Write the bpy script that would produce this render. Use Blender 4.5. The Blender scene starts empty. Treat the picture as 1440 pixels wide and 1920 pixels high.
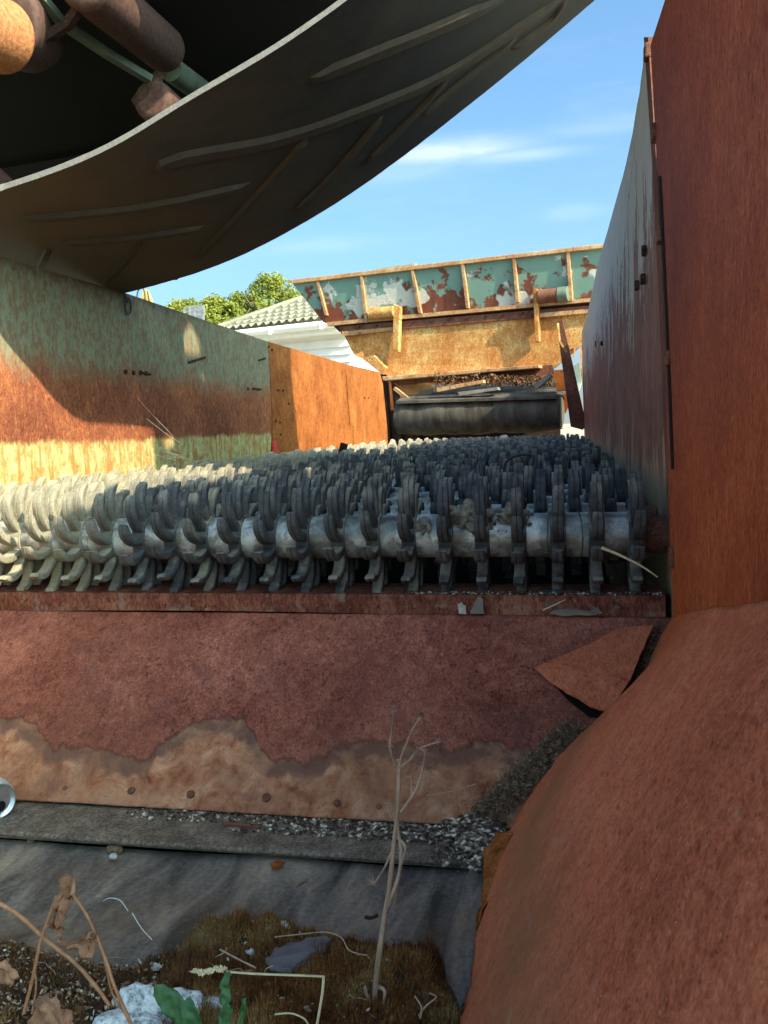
import bpy, bmesh, math, random
import numpy as np
from mathutils import Vector, Matrix, noise as mn
R = random.Random(7)
SC = bpy.context.scene
COL = SC.collection
# ------------------------------------------------------------------ camera
FPX = 1650.0
_F = np.array([330.0, -170.0, FPX]); _S = np.array([(170*112 - FPX*FPX)/330.0, 112.0, FPX])
AX = -_S/np.linalg.norm(_S); AY = _F/np.linalg.norm(_F); AZ = np.cross(AX, AY)
ROT = np.array([AX, AY, AZ])          # picture axes (right, down, forward) -> machine axes
cam = bpy.data.cameras.new('camera'); camo = bpy.data.objects.new('camera', cam); COL.objects.link(camo)
cam.sensor_fit = 'VERTICAL'; cam.sensor_height = 36.0; cam.lens = FPX/1920*36.0
cam.clip_start = 0.02; cam.clip_end = 3000
camo.matrix_world = Matrix([[*(ROT @ np.array([1, 0, 0])), 0], [0]*4, [0]*4, [0, 0, 0, 1]])
_c = [ROT @ np.array(v) for v in ((1, 0, 0), (0, -1, 0), (0, 0, -1))]
camo.matrix_world = Matrix([[_c[0][i], _c[1][i], _c[2][i], 0] for i in range(3)] + [[0, 0, 0, 1]])
SC.camera = camo
GROUND = -1.7
# ------------------------------------------------------------------ light
SUN = Vector((1.0, -0.55, 0.80)).normalized()
EXPOSURE = 1.52
w = bpy.data.worlds.new("World"); SC.world = w; w.use_nodes = True
wn = w.node_tree.nodes; wl = w.node_tree.links
def wnode(t, **k):
    n = wn.new(t)
    for a, b in k.items(): setattr(n, a, b)
    return n
def wmath(op, a, b=None, c=None):
    n = wnode('ShaderNodeMath', operation=op)
    for i, v in enumerate((a, b, c)):
        if v is None: continue
        if isinstance(v, (int, float)): n.inputs[i].default_value = v
        else: wl.new(v, n.inputs[i])
    return n.outputs[0]
sky = wnode('ShaderNodeTexSky', sky_type='NISHITA', sun_disc=False)
sky.sun_elevation = math.asin(SUN.z); sky.sun_rotation = math.atan2(SUN.x, SUN.y)
sky.air_density = 0.6; sky.dust_density = 5.5; sky.ozone_density = 4.0
tint = wnode('ShaderNodeMix', data_type='RGBA', blend_type='MULTIPLY')
tint.inputs[0].default_value = 1.0; tint.inputs[7].default_value = (0.76, 1.12, 1.10, 1)
wl.new(sky.outputs[0], tint.inputs[6])
tc = wnode('ShaderNodeTexCoord'); sx = wnode('ShaderNodeSeparateXYZ'); wl.new(tc.outputs['Generated'], sx.inputs[0])
yy = wmath('MAXIMUM', sx.outputs[1], 0.05)
U = wmath('DIVIDE', sx.outputs[0], yy); W = wmath('DIVIDE', sx.outputs[2], yy)
cx = wnode('ShaderNodeCombineXYZ'); wl.new(wmath('MULTIPLY', U, 3.0), cx.inputs[0]); wl.new(wmath('MULTIPLY', W, 11.0), cx.inputs[1])
cn = wnode('ShaderNodeTexNoise'); cn.inputs['Scale'].default_value = 2.2; cn.inputs['Detail'].default_value = 7; cn.inputs['Roughness'].default_value = 0.62
cn.inputs['Distortion'].default_value = 0.6
wl.new(cx.outputs[0], cn.inputs['Vector'])
def dirof(px, py):
    r = ROT @ np.array([px-720, py-960, FPX]); return r[0]/r[1], r[2]/r[1]
mask = None
for (px, py, su, sw, amp) in ((850, 283, .075, .011, .95), (960, 292, .06, .0065, .7), (1120, 240, .06, .008, .28), (1180, 222, .06, .007, .22), (600, 460, .07, .008, .2), (1080, 398, .03, .008, .2), (760, 310, .07, .02, .25)):
    u0, w0 = dirof(px, py)
    du = wmath('DIVIDE', wmath('SUBTRACT', U, u0), su); dw = wmath('DIVIDE', wmath('SUBTRACT', W, w0), sw)
    dd = wmath('ADD', wmath('MULTIPLY', du, du), wmath('MULTIPLY', dw, dw))
    dd = wmath('ADD', dd, wmath('MULTIPLY', wmath('SUBTRACT', cn.outputs[0], .5), 3.5))
    g = wmath('MULTIPLY', wmath('EXPONENT', wmath('MULTIPLY', dd, -1.0)), amp)
    g = wmath('MINIMUM', g, amp)
    mask = g if mask is None else wmath('MAXIMUM', mask, g)
thin = wmath('MULTIPLY', wmath('MAXIMUM', wmath('SUBTRACT', cn.outputs[0], .52), 0.0), 0.5)
mask = wmath('MULTIPLY', wmath('MINIMUM', wmath('ADD', mask, thin), 1.0), 0.62)
fr = wnode('ShaderNodeMath', operation='GREATER_THAN'); wl.new(sx.outputs[1], fr.inputs[0]); fr.inputs[1].default_value = 0.05
mask = wmath('MULTIPLY', mask, fr.outputs[0])
cm = wnode('ShaderNodeMix', data_type='RGBA'); wl.new(mask, cm.inputs[0]); wl.new(tint.outputs[2], cm.inputs[6]); cm.inputs[7].default_value = (3.0, 3.3, 3.5, 1)
hz_ = wmath('MULTIPLY', wmath('EXPONENT', wmath('MULTIPLY', wmath('MAXIMUM', sx.outputs[2], 0.0), -7.0)), 0.42)
cm2 = wnode('ShaderNodeMix', data_type='RGBA'); wl.new(hz_, cm2.inputs[0]); wl.new(cm.outputs[2], cm2.inputs[6]); cm2.inputs[7].default_value = (2.9, 3.3, 3.3, 1)
bg = wn['Background']; wl.new(cm2.outputs[2], bg.inputs[0]); bg.inputs[1].default_value = 0.14
sl = bpy.data.lights.new('sun', 'SUN'); sl.energy = 3.7; sl.angle = math.radians(0.53); sl.color = (1.0, .89, .66)
so = bpy.data.objects.new('sun', sl); COL.objects.link(so); so.rotation_euler = SUN.to_track_quat('Z', 'Y').to_euler(); so.location = (3, -2, 6)
vs = SC.view_settings; vs.view_transform = 'Standard'; vs.look = 'None'; vs.gamma = 1; vs.use_curve_mapping = False; vs.exposure = EXPOSURE
SC.cycles.max_bounces = 6; SC.cycles.diffuse_bounces = 4

# ------------------------------------------------------------------ picture -> place helpers
def ray(px, py): return ROT @ np.array([px-720.0, py-960.0, FPX])
def at(px, py, ax, v):
    r = ray(px, py); return Vector(r*(v/r[ax]))
def atX(px, py, x): return at(px, py, 0, x)
def atY(px, py, y): return at(px, py, 1, y)
def atZ(px, py, z): return at(px, py, 2, z)
def onplane(px, py, p, n):
    r = Vector(ray(px, py)); return r*(p.dot(n)/r.dot(n))

# ------------------------------------------------------------------ objects
def tag(o, label=None, cat=None, group=None, kind=None):
    if label: o['label'] = label
    if cat: o['category'] = cat
    if group: o['group'] = group
    if kind: o['kind'] = kind
    return o
def thing(name, label, cat, loc=(0, 0, 0), group=None):
    o = bpy.data.objects.new(name, None); COL.objects.link(o); o.location = loc; o.empty_display_size = .05
    return tag(o, label, cat, group)
def obj(name, data, mat, parent=None, smooth=False, local=False):
    if isinstance(data, bmesh.types.BMesh):
        me = bpy.data.meshes.new(name); data.to_mesh(me); data.free()
    elif isinstance(data, bpy.types.Mesh): me = data
    else:
        me = bpy.data.meshes.new(name); me.from_pydata([tuple(v) for v in data[0]], [], data[1]); me.update()
    if mat is not None and not me.materials: me.materials.append(mat)
    if smooth:
        for p in me.polygons: p.use_smooth = True
    o = bpy.data.objects.new(name, me); COL.objects.link(o)
    if parent is not None:
        o.parent = parent
        if not local:
            off = Vector((0, 0, 0)); q = parent
            while q is not None: off += q.location; q = q.parent
            o.location = -off
    return o
def smooth_angle(o, deg=35):
    me = o.data
    for p in me.polygons: p.use_smooth = True
    me.set_sharp_from_angle(angle=math.radians(deg))
def mod_solid(o, t, off=-1):
    m = o.modifiers.new('solid', 'SOLIDIFY'); m.thickness = t; m.offset = off; return o
def mod_bevel(o, w_, seg=2):
    m = o.modifiers.new('bevel', 'BEVEL'); m.width = w_; m.segments = seg; m.limit_method = 'ANGLE'; m.angle_limit = math.radians(40); return o
def slab(name, pts, n, t, mat, parent=None, jit=0.0, seg=1, bev=0.0):
    """flat plate: outline pts (world), extruded along n by t"""
    n = Vector(n).normalized(); P = []
    m = len(pts)
    for i in range(m):
        a = Vector(pts[i]); b = Vector(pts[(i+1) % m])
        for k in range(seg):
            p = a.lerp(b, k/seg)
            if k and jit: p = p + Vector((mn.noise(p*31), mn.noise(p*37+Vector((5, 0, 0))), mn.noise(p*29+Vector((0, 9, 0)))))*jit
            P.append(p)
    m = len(P)
    bm = bmesh.new(); A = [bm.verts.new(p) for p in P]; B = [bm.verts.new(p + n*t) for p in P]
    bm.faces.new(A[::-1]); bm.faces.new(B)
    for i in range(m): bm.faces.new((A[i], A[(i+1) % m], B[(i+1) % m], B[i]))
    bmesh.ops.recalc_face_normals(bm, faces=bm.faces)
    o = obj(name, bm, mat, parent)
    if bev: mod_bevel(o, bev)
    return o
def box(name, c, s, mat, parent=None, rot=None, bev=0.0):
    bm = bmesh.new(); bmesh.ops.create_cube(bm, size=1)
    M = Matrix.Translation(c) @ (rot.to_4x4() if rot else Matrix.Identity(4)) @ Matrix.Diagonal((*s, 1))
    bmesh.ops.transform(bm, matrix=M, verts=bm.verts)
    o = obj(name, bm, mat, parent)
    if bev: mod_bevel(o, bev)
    return o
def tube_into(V, Fc, pts, rad, n=8, cap=True, flat=None):
    pts = [Vector(p) for p in pts]; base = len(V); m = len(pts)
    if not hasattr(rad, '__len__'): rad = [rad]*m
    up = None
    for i, p in enumerate(pts):
        t = (pts[min(i+1, m-1)] - pts[max(i-1, 0)]).normalized()
        if up is None: up = t.orthogonal().normalized()
        up = (up - t*up.dot(t)).normalized(); sd = t.cross(up)
        for k in range(n):
            a = 2*math.pi*k/n
            V.append(p + up*math.cos(a)*rad[i] + sd*math.sin(a)*rad[i]*(flat or 1))
    for i in range(m-1):
        for k in range(n):
            a = base+i*n+k; b = base+i*n+(k+1) % n
            Fc.append((a, b, b+n, a+n))
    if cap: Fc.append([base+k for k in range(n)][::-1]); Fc.append([base+(m-1)*n+k for k in range(n)])
def tube(name, pts, rad, mat, parent=None, n=8, flat=None, smooth=True):
    V, Fc = [], []; tube_into(V, Fc, pts, rad, n, True, flat)
    o = obj(name, (V, Fc), mat, parent)
    if smooth: smooth_angle(o, 50)
    return o
def cyl(name, a, b, r, mat, parent=None, n=24, bev=0.0):
    o = tube(name, [a, b], r, mat, parent, n)
    if bev: mod_bevel(o, bev, 3)
    return o
def spline(pts, k=6):
    P = [Vector(p) for p in pts]; out = []
    for i in range(len(P)-1):
        p0 = P[max(i-1, 0)]; p1 = P[i]; p2 = P[i+1]; p3 = P[min(i+2, len(P)-1)]
        for j in range(k):
            t = j/k
            out.append(.5*((2*p1)+(p2-p0)*t+(2*p0-5*p1+4*p2-p3)*t*t+(3*p1-p0-3*p2+p3)*t**3))
    out.append(P[-1]); return out

# ------------------------------------------------------------------ materials
class NB:
    def __init__(s, name):
        s.m = bpy.data.materials.new(name); s.m.use_nodes = True; s.t = s.m.node_tree; s.n = s.t.nodes; s.l = s.t.links
        s.b = s.n['Principled BSDF']
    def put(s, sock, v):
        if isinstance(v, bpy.types.NodeSocket): s.l.new(v, sock)
        elif v is not None: sock.default_value = v
    def pos(s, obj_space=False):
        if obj_space: return s.n.new('ShaderNodeTexCoord').outputs['Object']
        return s.n.new('ShaderNodeNewGeometry').outputs['Position']
    def scale(s, v, sc, loc=(0, 0, 0), rot=(0, 0, 0)):
        n = s.n.new('ShaderNodeMapping'); n.inputs['Scale'].default_value = sc; n.inputs['Location'].default_value = loc; n.inputs['Rotation'].default_value = rot; s.put(n.inputs[0], v); return n.outputs[0]
    def noise(s, v, sc, det=5, ro=.6, dis=0.0):
        n = s.n.new('ShaderNodeTexNoise'); s.put(n.inputs['Vector'], v); n.inputs['Scale'].default_value = sc; n.inputs['Detail'].default_value = det; n.inputs['Roughness'].default_value = ro; n.inputs['Distortion'].default_value = dis
        return n.outputs[0]
    def vor(s, v, sc, feat='F1'):
        n = s.n.new('ShaderNodeTexVoronoi'); n.feature = feat; s.put(n.inputs['Vector'], v); n.inputs['Scale'].default_value = sc; return n.outputs[0]
    def math(s, op, a, b=None, clamp=False):
        n = s.n.new('ShaderNodeMath'); n.operation = op; n.use_clamp = clamp; s.put(n.inputs[0], a); s.put(n.inputs[1], b); return n.outputs[0]
    def ramp(s, f, stops, interp='LINEAR'):
        n = s.n.new('ShaderNodeValToRGB'); n.color_ramp.interpolation = interp; e = n.color_ramp.elements
        while len(e) < len(stops): e.new(.5)
        for i, (p, c) in enumerate(stops):
            e[i].position = p
            e[i].color = (c, c, c, 1) if isinstance(c, (int, float)) else (*c, 1)
        s.put(n.inputs[0], f); return n.outputs[0]
    def step(s, f, a, b): return s.ramp(f, [(a, 0.0), (b, 1.0)])
    def mix(s, f, a, b, mode='MIX'):
        n = s.n.new('ShaderNodeMix'); n.data_type = 'RGBA'; n.blend_type = mode; s.put(n.inputs[0], f)
        for i, v in ((6, a), (7, b)):
            s.put(n.inputs[i], (*v, 1) if isinstance(v, tuple) and len(v) == 3 else v)
        return n.outputs[2]
    def sep(s, v):
        n = s.n.new('ShaderNodeSeparateXYZ'); s.put(n.inputs[0], v); return n.outputs
    def attr(s, name):
        n = s.n.new('ShaderNodeAttribute'); n.attribute_name = name; return n.outputs['Fac']
    def rnd(s): return s.n.new('ShaderNodeObjectInfo').outputs['Random']
    def bump(s, h, strength=.5, dist=.002, prev=None):
        n = s.n.new('ShaderNodeBump'); n.inputs['Strength'].default_value = strength; n.inputs['Distance'].default_value = dist
        s.put(n.inputs['Height'], h)
        if prev is not None: s.l.new(prev, n.inputs['Normal'])
        return n.outputs[0]
    def out(s, col, rough=.8, normal=None, metal=0.0, spec=.3):
        s.put(s.b.inputs['Base Color'], (*col, 1) if isinstance(col, tuple) and len(col) == 3 else col)
        s.put(s.b.inputs['Roughness'], rough); s.put(s.b.inputs['Metallic'], metal); s.put(s.b.inputs['Specular IOR Level'], spec)
        if normal is not None: s.l.new(normal, s.b.inputs['Normal'])
        return s.m

def rust(name, dark, mid, light, streak=(1, 1, .25), grain=260, big=5, bstr=.7, bdist=.0015, rough=.85, speck=(.45, .3, .2), rot=(0, 0, 0), contrast=.12, spec=.25, flake=.38):
    b = NB(name); p = b.pos()
    ps = b.scale(p, streak, rot=rot)
    n1 = b.noise(p, big, 8, .68, .35); n2 = b.noise(ps, grain*.25, 5, .7); n3 = b.noise(ps, grain, 3, .7)
    f = b.math('ADD', b.math('MULTIPLY', n1, .45), b.math('ADD', b.math('MULTIPLY', n2, .27), b.math('MULTIPLY', n3, .28)))
    c = b.ramp(f, [(.5-contrast, dark), (.5, mid), (.5+contrast, light)])
    fl = b.step(b.noise(b.scale(p, (1, 1, .6), loc=(9, 2, 5)), 19, 12, .78, .3), .515, .535)
    c = b.mix(b.math('MULTIPLY', fl, flake), c, tuple(.5*(x+y) for x, y in zip(dark, mid)))
    fl2 = b.step(b.noise(b.scale(p, (1, 1, .5), loc=(1, 8, 3)), 48, 10, .8, .2), .56, .575)
    c = b.mix(b.math('MULTIPLY', fl2, flake*1.1), c, light)
    pits = b.step(b.noise(ps, grain*.6, 2, .5), .66, .74)
    c = b.mix(b.math('MULTIPLY', pits, .65), c, tuple(x*.35 for x in dark))
    pit2 = b.step(b.noise(b.scale(p, tuple(min(1, q_+.1) for q_ in streak), loc=(6, 6, 2), rot=rot), grain*.3, 3, .55), .635, .675)
    c = b.mix(b.math('MULTIPLY', pit2, .5), c, tuple(x*.55 for x in dark))
    sp = b.step(b.noise(b.scale(p, streak, loc=(3, 1, 7), rot=rot), grain*.8, 2, .5), .70, .76)
    c = b.mix(b.math('MULTIPLY', sp, .6), c, speck)
    nb = b.bump(b.math('SUBTRACT', b.math('ADD', b.math('MULTIPLY', n2, .6), b.math('MULTIPLY', n3, .4)), b.math('MULTIPLY', pit2, .35)), bstr, bdist)
    b.c = c; b.nb = nb; b.f = f; b.p = p; b.ps = ps
    b.rough = min(.92, rough+.12); b.spec = spec*.45
    return b
def fin(b): return b.out(b.c, b.rough, b.nb, 0, b.spec)

# front sill plate: purple brown above, pale orange scabby rust under a wavy edge
b = rust('rust_front_plate', (.115, .027, .017), (.29, .088, .058), (.52, .20, .13), (1, 1, .4), 300, 5, 1.0, .0028, .8, flake=.22)
low = b.noise(b.scale(b.p, (1, 1, .7)), 28, 6, .65, .4)
lowc = b.ramp(low, [(.34, (.20, .050, .020)), (.46, (.40, .15, .075)), (.55, (.52, .235, .125)), (.68, (.66, .38, .23))])
lowc = b.mix(b.math('MULTIPLY', b.step(b.noise(b.p, 200, 2, .5), .6, .7), .5), lowc, (.10, .035, .02))
band = b.attr('below')
wob = b.math('ADD', band, b.math('MULTIPLY', b.math('SUBTRACT', b.noise(b.p, 60, 4, .6), .5), .025))
bandc = b.mix(b.noise(b.p, 40, 5, .6), (.12, .062, .045), (.24, .125, .085))
lc = b.mix(b.ramp(wob, [(.022, 0.0), (.034, 1.0)]), bandc, lowc)
lc = b.mix(b.math('MULTIPLY', b.step(b.noise(b.scale(b.p, (1, 1, 1.6)), 11, 5, .7, .8), .47, .6), .7), lc, b.mix(b.noise(b.p, 70, 4, .7), (.30, .13, .07), (.55, .28, .16)))
bandn = b.math('ADD', band, b.math('MULTIPLY', b.math('SUBTRACT', b.noise(b.p, 130, 7, .75), .5), .014))
lc = b.mix(b.ramp(b.math('ADD', bandn, .5), [(.5005, .85), (.504, .0)]), lc, (.045, .016, .012))
b.c = b.mix(b.ramp(b.math('ADD', bandn, .5), [(.4995, 0.0), (.5003, 1.0)]), b.c, lc)
gr = b.noise(b.p, 3.0, 3, .5)
b.c = b.mix(b.math('MULTIPLY', b.step(gr, .45, .7), .35), b.c, (.20, .075, .04))
b.c = b.mix(b.math('MULTIPLY', b.step(b.noise(b.scale(b.p, (1, 1, .5), loc=(2, 5, 1)), 17, 7, .75, .6), .5, .64), .45), b.c, (.13, .05, .045))
M_FRONT = fin(b)
b = rust('rust_chute', (.23, .050, .022), (.50, .135, .064), (.70, .26, .135), (1, .45, .6), 430, 2.2, .8, .0013, .66, (.55, .36, .24), contrast=.15, spec=.25, flake=.16)
ol = b.attr('edge')
b.c = b.mix(b.math('MULTIPLY', b.math('MULTIPLY', ol, b.math('ADD', .3, b.noise(b.p, 5, 4, .6))), .85), b.c, (.24, .12, .055))
b.c = b.mix(b.math('MULTIPLY', b.step(b.noise(b.scale(b.p, (1, .3, .3), rot=(0, .4, .6)), 60, 4, .6), .62, .74), .45), b.c, (.42, .26, .17))
b.c = b.mix(b.math('MULTIPLY', b.attr('bend'), .75), b.c, b.ramp(b.f, [(.36, (.20, .040, .012)), (.5, (.42, .095, .026)), (.64, (.60, .20, .07))]))
M_CHUTE = fin(b)
b = rust('rust_wall_near', (.075, .014, .009), (.27, .050, .022), (.48, .135, .055), (1, 1, .42), 420, 1.6, 1.0, .0026, .62, (.42, .25, .2), spec=.4, contrast=.13, flake=.22)
z = b.sep(b.p)[2]
orange = b.ramp(b.f, [(.38, (.16, .024, .005)), (.5, (.37, .070, .014)), (.62, (.58, .18, .045))])
k = b.ramp(b.math('ADD', b.math('MULTIPLY', z, -1.0), b.math('MULTIPLY', b.noise(b.p, 2.5, 3, .5), .5)), [(.0, 0.0), (.42, 1.0)])
b.c = b.mix(b.math('MULTIPLY', k, .62), b.c, orange)
M_NEARWALL = fin(b)
b = rust('rust_wall_far', (.085, .034, .026), (.20, .085, .060), (.36, .18, .13), (1, .6, .12), 240, 3, .8, .002, .6, (.4, .36, .33), spec=.35)
z = b.sep(b.p)[2]
pt = b.math('ADD', b.math('MULTIPLY', z, .85), b.math('ADD', b.math('MULTIPLY', b.noise(b.scale(b.p, (1, .45, .10)), 22, 9, .8), 1.35), b.math('MULTIPLY', b.noise(b.scale(b.p, (1, .35, .10)), 110, 4, .75), .7)))
b.c = b.mix(b.ramp(b.math('MULTIPLY', pt, .5), [(.655, 0.0), (.672, .95)]), b.c, b.mix(b.noise(b.scale(b.p, (1, 1, .2)), 60, 4), (.30, .31, .28), (.62, .62, .56)))
lo = b.math('ADD', b.math('MULTIPLY', z, -1.6), b.math('MULTIPLY', b.noise(b.scale(b.p, (1, .4, .10)), 30, 5, .7), .95))
b.c = b.mix(b.ramp(lo, [(.55, 0.0), (.63, .7)]), b.c, (.42, .33, .19))
M_FARWALL = fin(b)
# left wall: green paint above, rust below, green again at the foot
b = rust('green_painted_steel', (.09, .026, .014), (.22, .068, .032), (.46, .17, .065), (1, 1, .5), 260, 3, .8, .002, .7, (.36, .27, .2), spec=.3)
z = b.sep(b.p)[2]
y = b.sep(b.p)[1]
grn = b.mix(b.noise(b.scale(b.p, (1, 1, .3)), 22, 6, .7), (.10, .12, .075), (.27, .31, .205))
grn = b.mix(b.math('MULTIPLY', b.step(b.noise(b.scale(b.p, (1, 1, .5)), 75, 10, .82), .47, .53), .75), grn, (.17, .085, .04))
st = b.math('ADD', b.math('MULTIPLY', b.noise(b.scale(b.p, (1, 1, .4)), 70, 8, .8), .55), b.math('MULTIPLY', b.noise(b.scale(b.p, (1, 1, .5)), 7, 4, .6), .45))
hz = b.math('ADD', z, b.math('MULTIPLY', b.math('SUBTRACT', st, .5), .26))
top = b.ramp(b.math('ADD', hz, .5), [(.64, 0.0), (.72, .9)])
topedge = b.ramp(b.math('ADD', b.math('ADD', z, .5), b.math('MULTIPLY', b.math('SUBTRACT', b.noise(b.p, 30, 5, .7), .5), .12)), [(.885, 0.0), (.91, 1.0)])
b.c = b.mix(top, b.c, grn)
foot = b.ramp(b.math('ADD', b.math('ADD', z, b.math('MULTIPLY', b.math('SUBTRACT', st, .5), .10)), .5), [(.483, 1.0), (.495, 0.0)])
yel = b.mix(b.step(b.noise(b.scale(b.p, (1, 1, .8)), 40, 7, .75), .38, .6), (.26, .17, .05), (.46, .44, .20))
yel = b.mix(b.math('MULTIPLY', b.step(b.noise(b.scale(b.p, (1, 1, .1)), 30, 6, .7), .50, .60), .85), yel, (.36, .14, .035))
b.c = b.mix(foot, b.c, yel)
b.c = b.mix(b.math('MULTIPLY', topedge, .75), b.c, (.11, .055, .035))
M_GREENWALL = fin(b)
b = rust('rust_orange', (.12, .034, .010), (.27, .082, .020), (.42, .155, .042), (1, 1, 1), 170, 5, .7, .0018, .75, (.55, .32, .14)); M_ORANGE = fin(b)
b = rust('rust_brown', (.07, .03, .02), (.15, .06, .04), (.26, .12, .08), (1, 1, 1), 200, 6, .7, .0015, .8); M_RUST = fin(b)
b = rust('rust_dark', (.02, .012, .01), (.05, .028, .02), (.10, .055, .04), (1, 1, 1), 150, 6, .7, .0015, .85); M_DARKRUST = fin(b)
b = rust('rust_sill', (.07, .022, .014), (.19, .06, .038), (.36, .15, .09), (1, 1, .5), 220, 7, .9, .0016, .8, (.4, .33, .28))
xx = b.sep(b.p)[0]
b.c = b.mix(b.math('MULTIPLY', b.step(b.noise(b.scale(b.p, (1, 1, 1)), 26, 5, .7), .56, .66), .6), b.c, (.26, .22, .17)); M_SILL = fin(b)
b = rust('rust_yellow', (.30, .10, .028), (.52, .25, .075), (.66, .50, .22), (1, 1, .7), 110, 2.2, .5, .002, .75, (.62, .5, .3), contrast=.09)
zy = b.sep(b.p)[2]
b.c = b.mix(b.math('MULTIPLY', b.step(b.math('ADD', b.math('MULTIPLY', b.noise(b.scale(b.p, (.5, .5, 2.5)), 3.5, 8, .7), .9), b.math('MULTIPLY', zy, -.45)), .12, .36), .8), b.c, b.mix(b.f, (.30, .085, .02), (.50, .20, .06)))
M_YELLOW = fin(b)
b = rust('rust_pale_orange', (.25, .10, .045), (.42, .22, .10), (.55, .38, .22), (1, 1, 1), 60, 5, .5, .002, .75, (.6, .5, .38)); M_PALE = fin(b)
# hopper flare: blue-green paint blistering off red rust, whitish scabs
b = NB('hopper_green'); p = b.pos()
base = b.mix(b.noise(p, 5, 5, .6), (.10, .19, .155), (.19, .30, .24))
zr = b.sep(p)[2]
n1 = b.noise(p, 5.5, 10, .68, .1)
th = b.math('ADD', b.math('MULTIPLY', n1, 1.1), b.math('MULTIPLY', b.math('SUBTRACT', 1.06, zr), .75))
c = b.mix(b.ramp(th, [(.57, 0.0), (.595, 1.0)]), base, b.mix(b.noise(p, 20, 5, .6), (.07, .02, .012), (.24, .065, .028)))
c = b.mix(b.math('MULTIPLY', b.ramp(b.noise(b.scale(p, (1, 1, 1), loc=(4, 2, 1)), 3.4, 3, .45, .1), [(.53, 0.0), (.545, 1.0)]), b.ramp(th, [(.53, 0.0), (.56, .9)])), c, b.mix(b.noise(p, 14, 5), (.42, .43, .38), (.62, .62, .55)))
M_HOPGREEN = b.out(c, .6, b.bump(b.ramp(th, [(.60, 1.0), (.63, 0.0)]), .6, .006), 0, .35)
# rubber of the stars
def star_mat(name, dust):
    b = NB(name); p = b.pos(True); q = b.pos(); r = b.rnd()
    g = b.n.new('ShaderNodeNewGeometry').outputs['Normal']
    nz = b.sep(g)[2]
    n1 = b.noise(q, 25, 5, .6); n2 = b.noise(b.scale(p, (3, 1, 1)), 240, 4, .7)
    c = b.ramp(b.math('ADD', b.math('MULTIPLY', n1, .5), b.math('MULTIPLY', n2, .5)), [(.36, (.028, .028, .031)), (.5, (.075, .075, .079)), (.64, (.165, .162, .158))])
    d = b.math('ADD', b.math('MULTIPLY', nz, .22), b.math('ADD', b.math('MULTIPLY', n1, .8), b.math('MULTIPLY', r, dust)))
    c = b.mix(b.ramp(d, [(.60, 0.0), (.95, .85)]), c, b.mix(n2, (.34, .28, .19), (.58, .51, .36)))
    c = b.mix(b.math('MULTIPLY', r, .35), c, (.035, .037, .042))
    c = b.mix(b.ramp(b.math('MULTIPLY', b.sep(q)[0], -1.0), [(.76, 0.0), (.90, .5)]), c, b.mix(n2, (.13, .105, .06), (.70, .63, .43)))  # pale yellow on the left stars paints in the sunlight there
    return b.out(c, .75, b.bump(n2, .6, .0012), 0, .3)
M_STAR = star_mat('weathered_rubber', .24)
b = NB('galvanised_shaft'); q = b.pos()
n1 = b.noise(q, 18, 5, .6); n2 = b.vor(q, 160); n3 = b.noise(b.scale(q, (.3, 1, 1)), 300, 3, .6)
c = b.ramp(n1, [(.35, (.10, .092, .08)), (.48, (.27, .262, .24)), (.6, (.60, .59, .55))])
c = b.mix(b.math('MULTIPLY', b.step(b.noise(q, 42, 8, .75), .50, .60), .8), c, (.17, .135, .09))
M_SHAFT = b.out(c, b.math('ADD', .3, b.math('MULTIPLY', n1, .35)), b.bump(b.math('ADD', n3, b.math('MULTIPLY', n2, .5)), .25, .0008), .55, .5)
b = NB('belt_rubber'); q = b.pos()
n1 = b.noise(q, 3.2, 5, .6, .4); n2 = b.noise(b.scale(q, (1, 3, 1)), 60, 4, .6)
xq = b.sep(q)[0]
dust = b.math('ADD', b.math('MULTIPLY', b.math('ADD', xq, .55), -.55), b.math('MULTIPLY', b.math('ADD', n1, b.math('MULTIPLY', n2, .35)), .75))
c = b.mix(n2, (.009, .009, .010), (.026, .025, .025)); c = b.mix(b.ramp(dust, [(.34, 0.0), (.95, .8)]), c, (.12, .078, .045))
M_BELT = b.out(c, .68, b.bump(n2, .3, .001), 0, .35)
b = NB('belt_rib_rubber'); q = b.pos(); n2 = b.noise(q, 40, 4, .6)
M_RIB = b.out(b.mix(n2, (.016, .015, .014), (.075, .052, .034)), .7, b.bump(n2, .3, .001), 0, .3)
b = NB('belt_cut_edge'); q = b.pos(); n2 = b.noise(b.scale(q, (1, 1, 1)), 180, 4, .6)
M_BELTEDGE = b.out(b.mix(n2, (.08, .075, .07), (.26, .245, .22)), .85, b.bump(n2, .5, .001), 0, .2)
b = NB('belt_inside'); q = b.pos(); n2 = b.noise(q, 4, 4, .6)
M_BELTIN = b.out(b.mix(n2, (.010, .010, .011), (.024, .022, .021)), .8, None, 0, .2)
b = NB('floor_belt'); q = b.pos()
n1 = b.noise(b.scale(q, (1, .35, 1), rot=(0, 0, -.7)), 13, 6, .65, .8); n2 = b.noise(q, 150, 4, .7); n3 = b.noise(q, 4, 3, .5)
c = b.ramp(b.math('ADD', b.math('MULTIPLY', n1, .75), b.math('MULTIPLY', n2, .25)), [(.38, (.055, .045, .038)), (.5, (.155, .125, .105)), (.58, (.25, .195, .15)), (.68, (.40, .30, .215))])
c = b.mix(b.math('MULTIPLY', b.step(n3, .5, .68), .6), c, (.20, .115, .06))
M_FLOORBELT = b.out(c, .85, b.bump(b.math('ADD', n1, b.math('MULTIPLY', n2, .3)), .35, .003), 0, .12)
b = NB('dusty_strip'); q = b.pos(); n1 = b.noise(q, 40, 6, .7); n2 = b.noise(q, 220, 3, .7)
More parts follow.
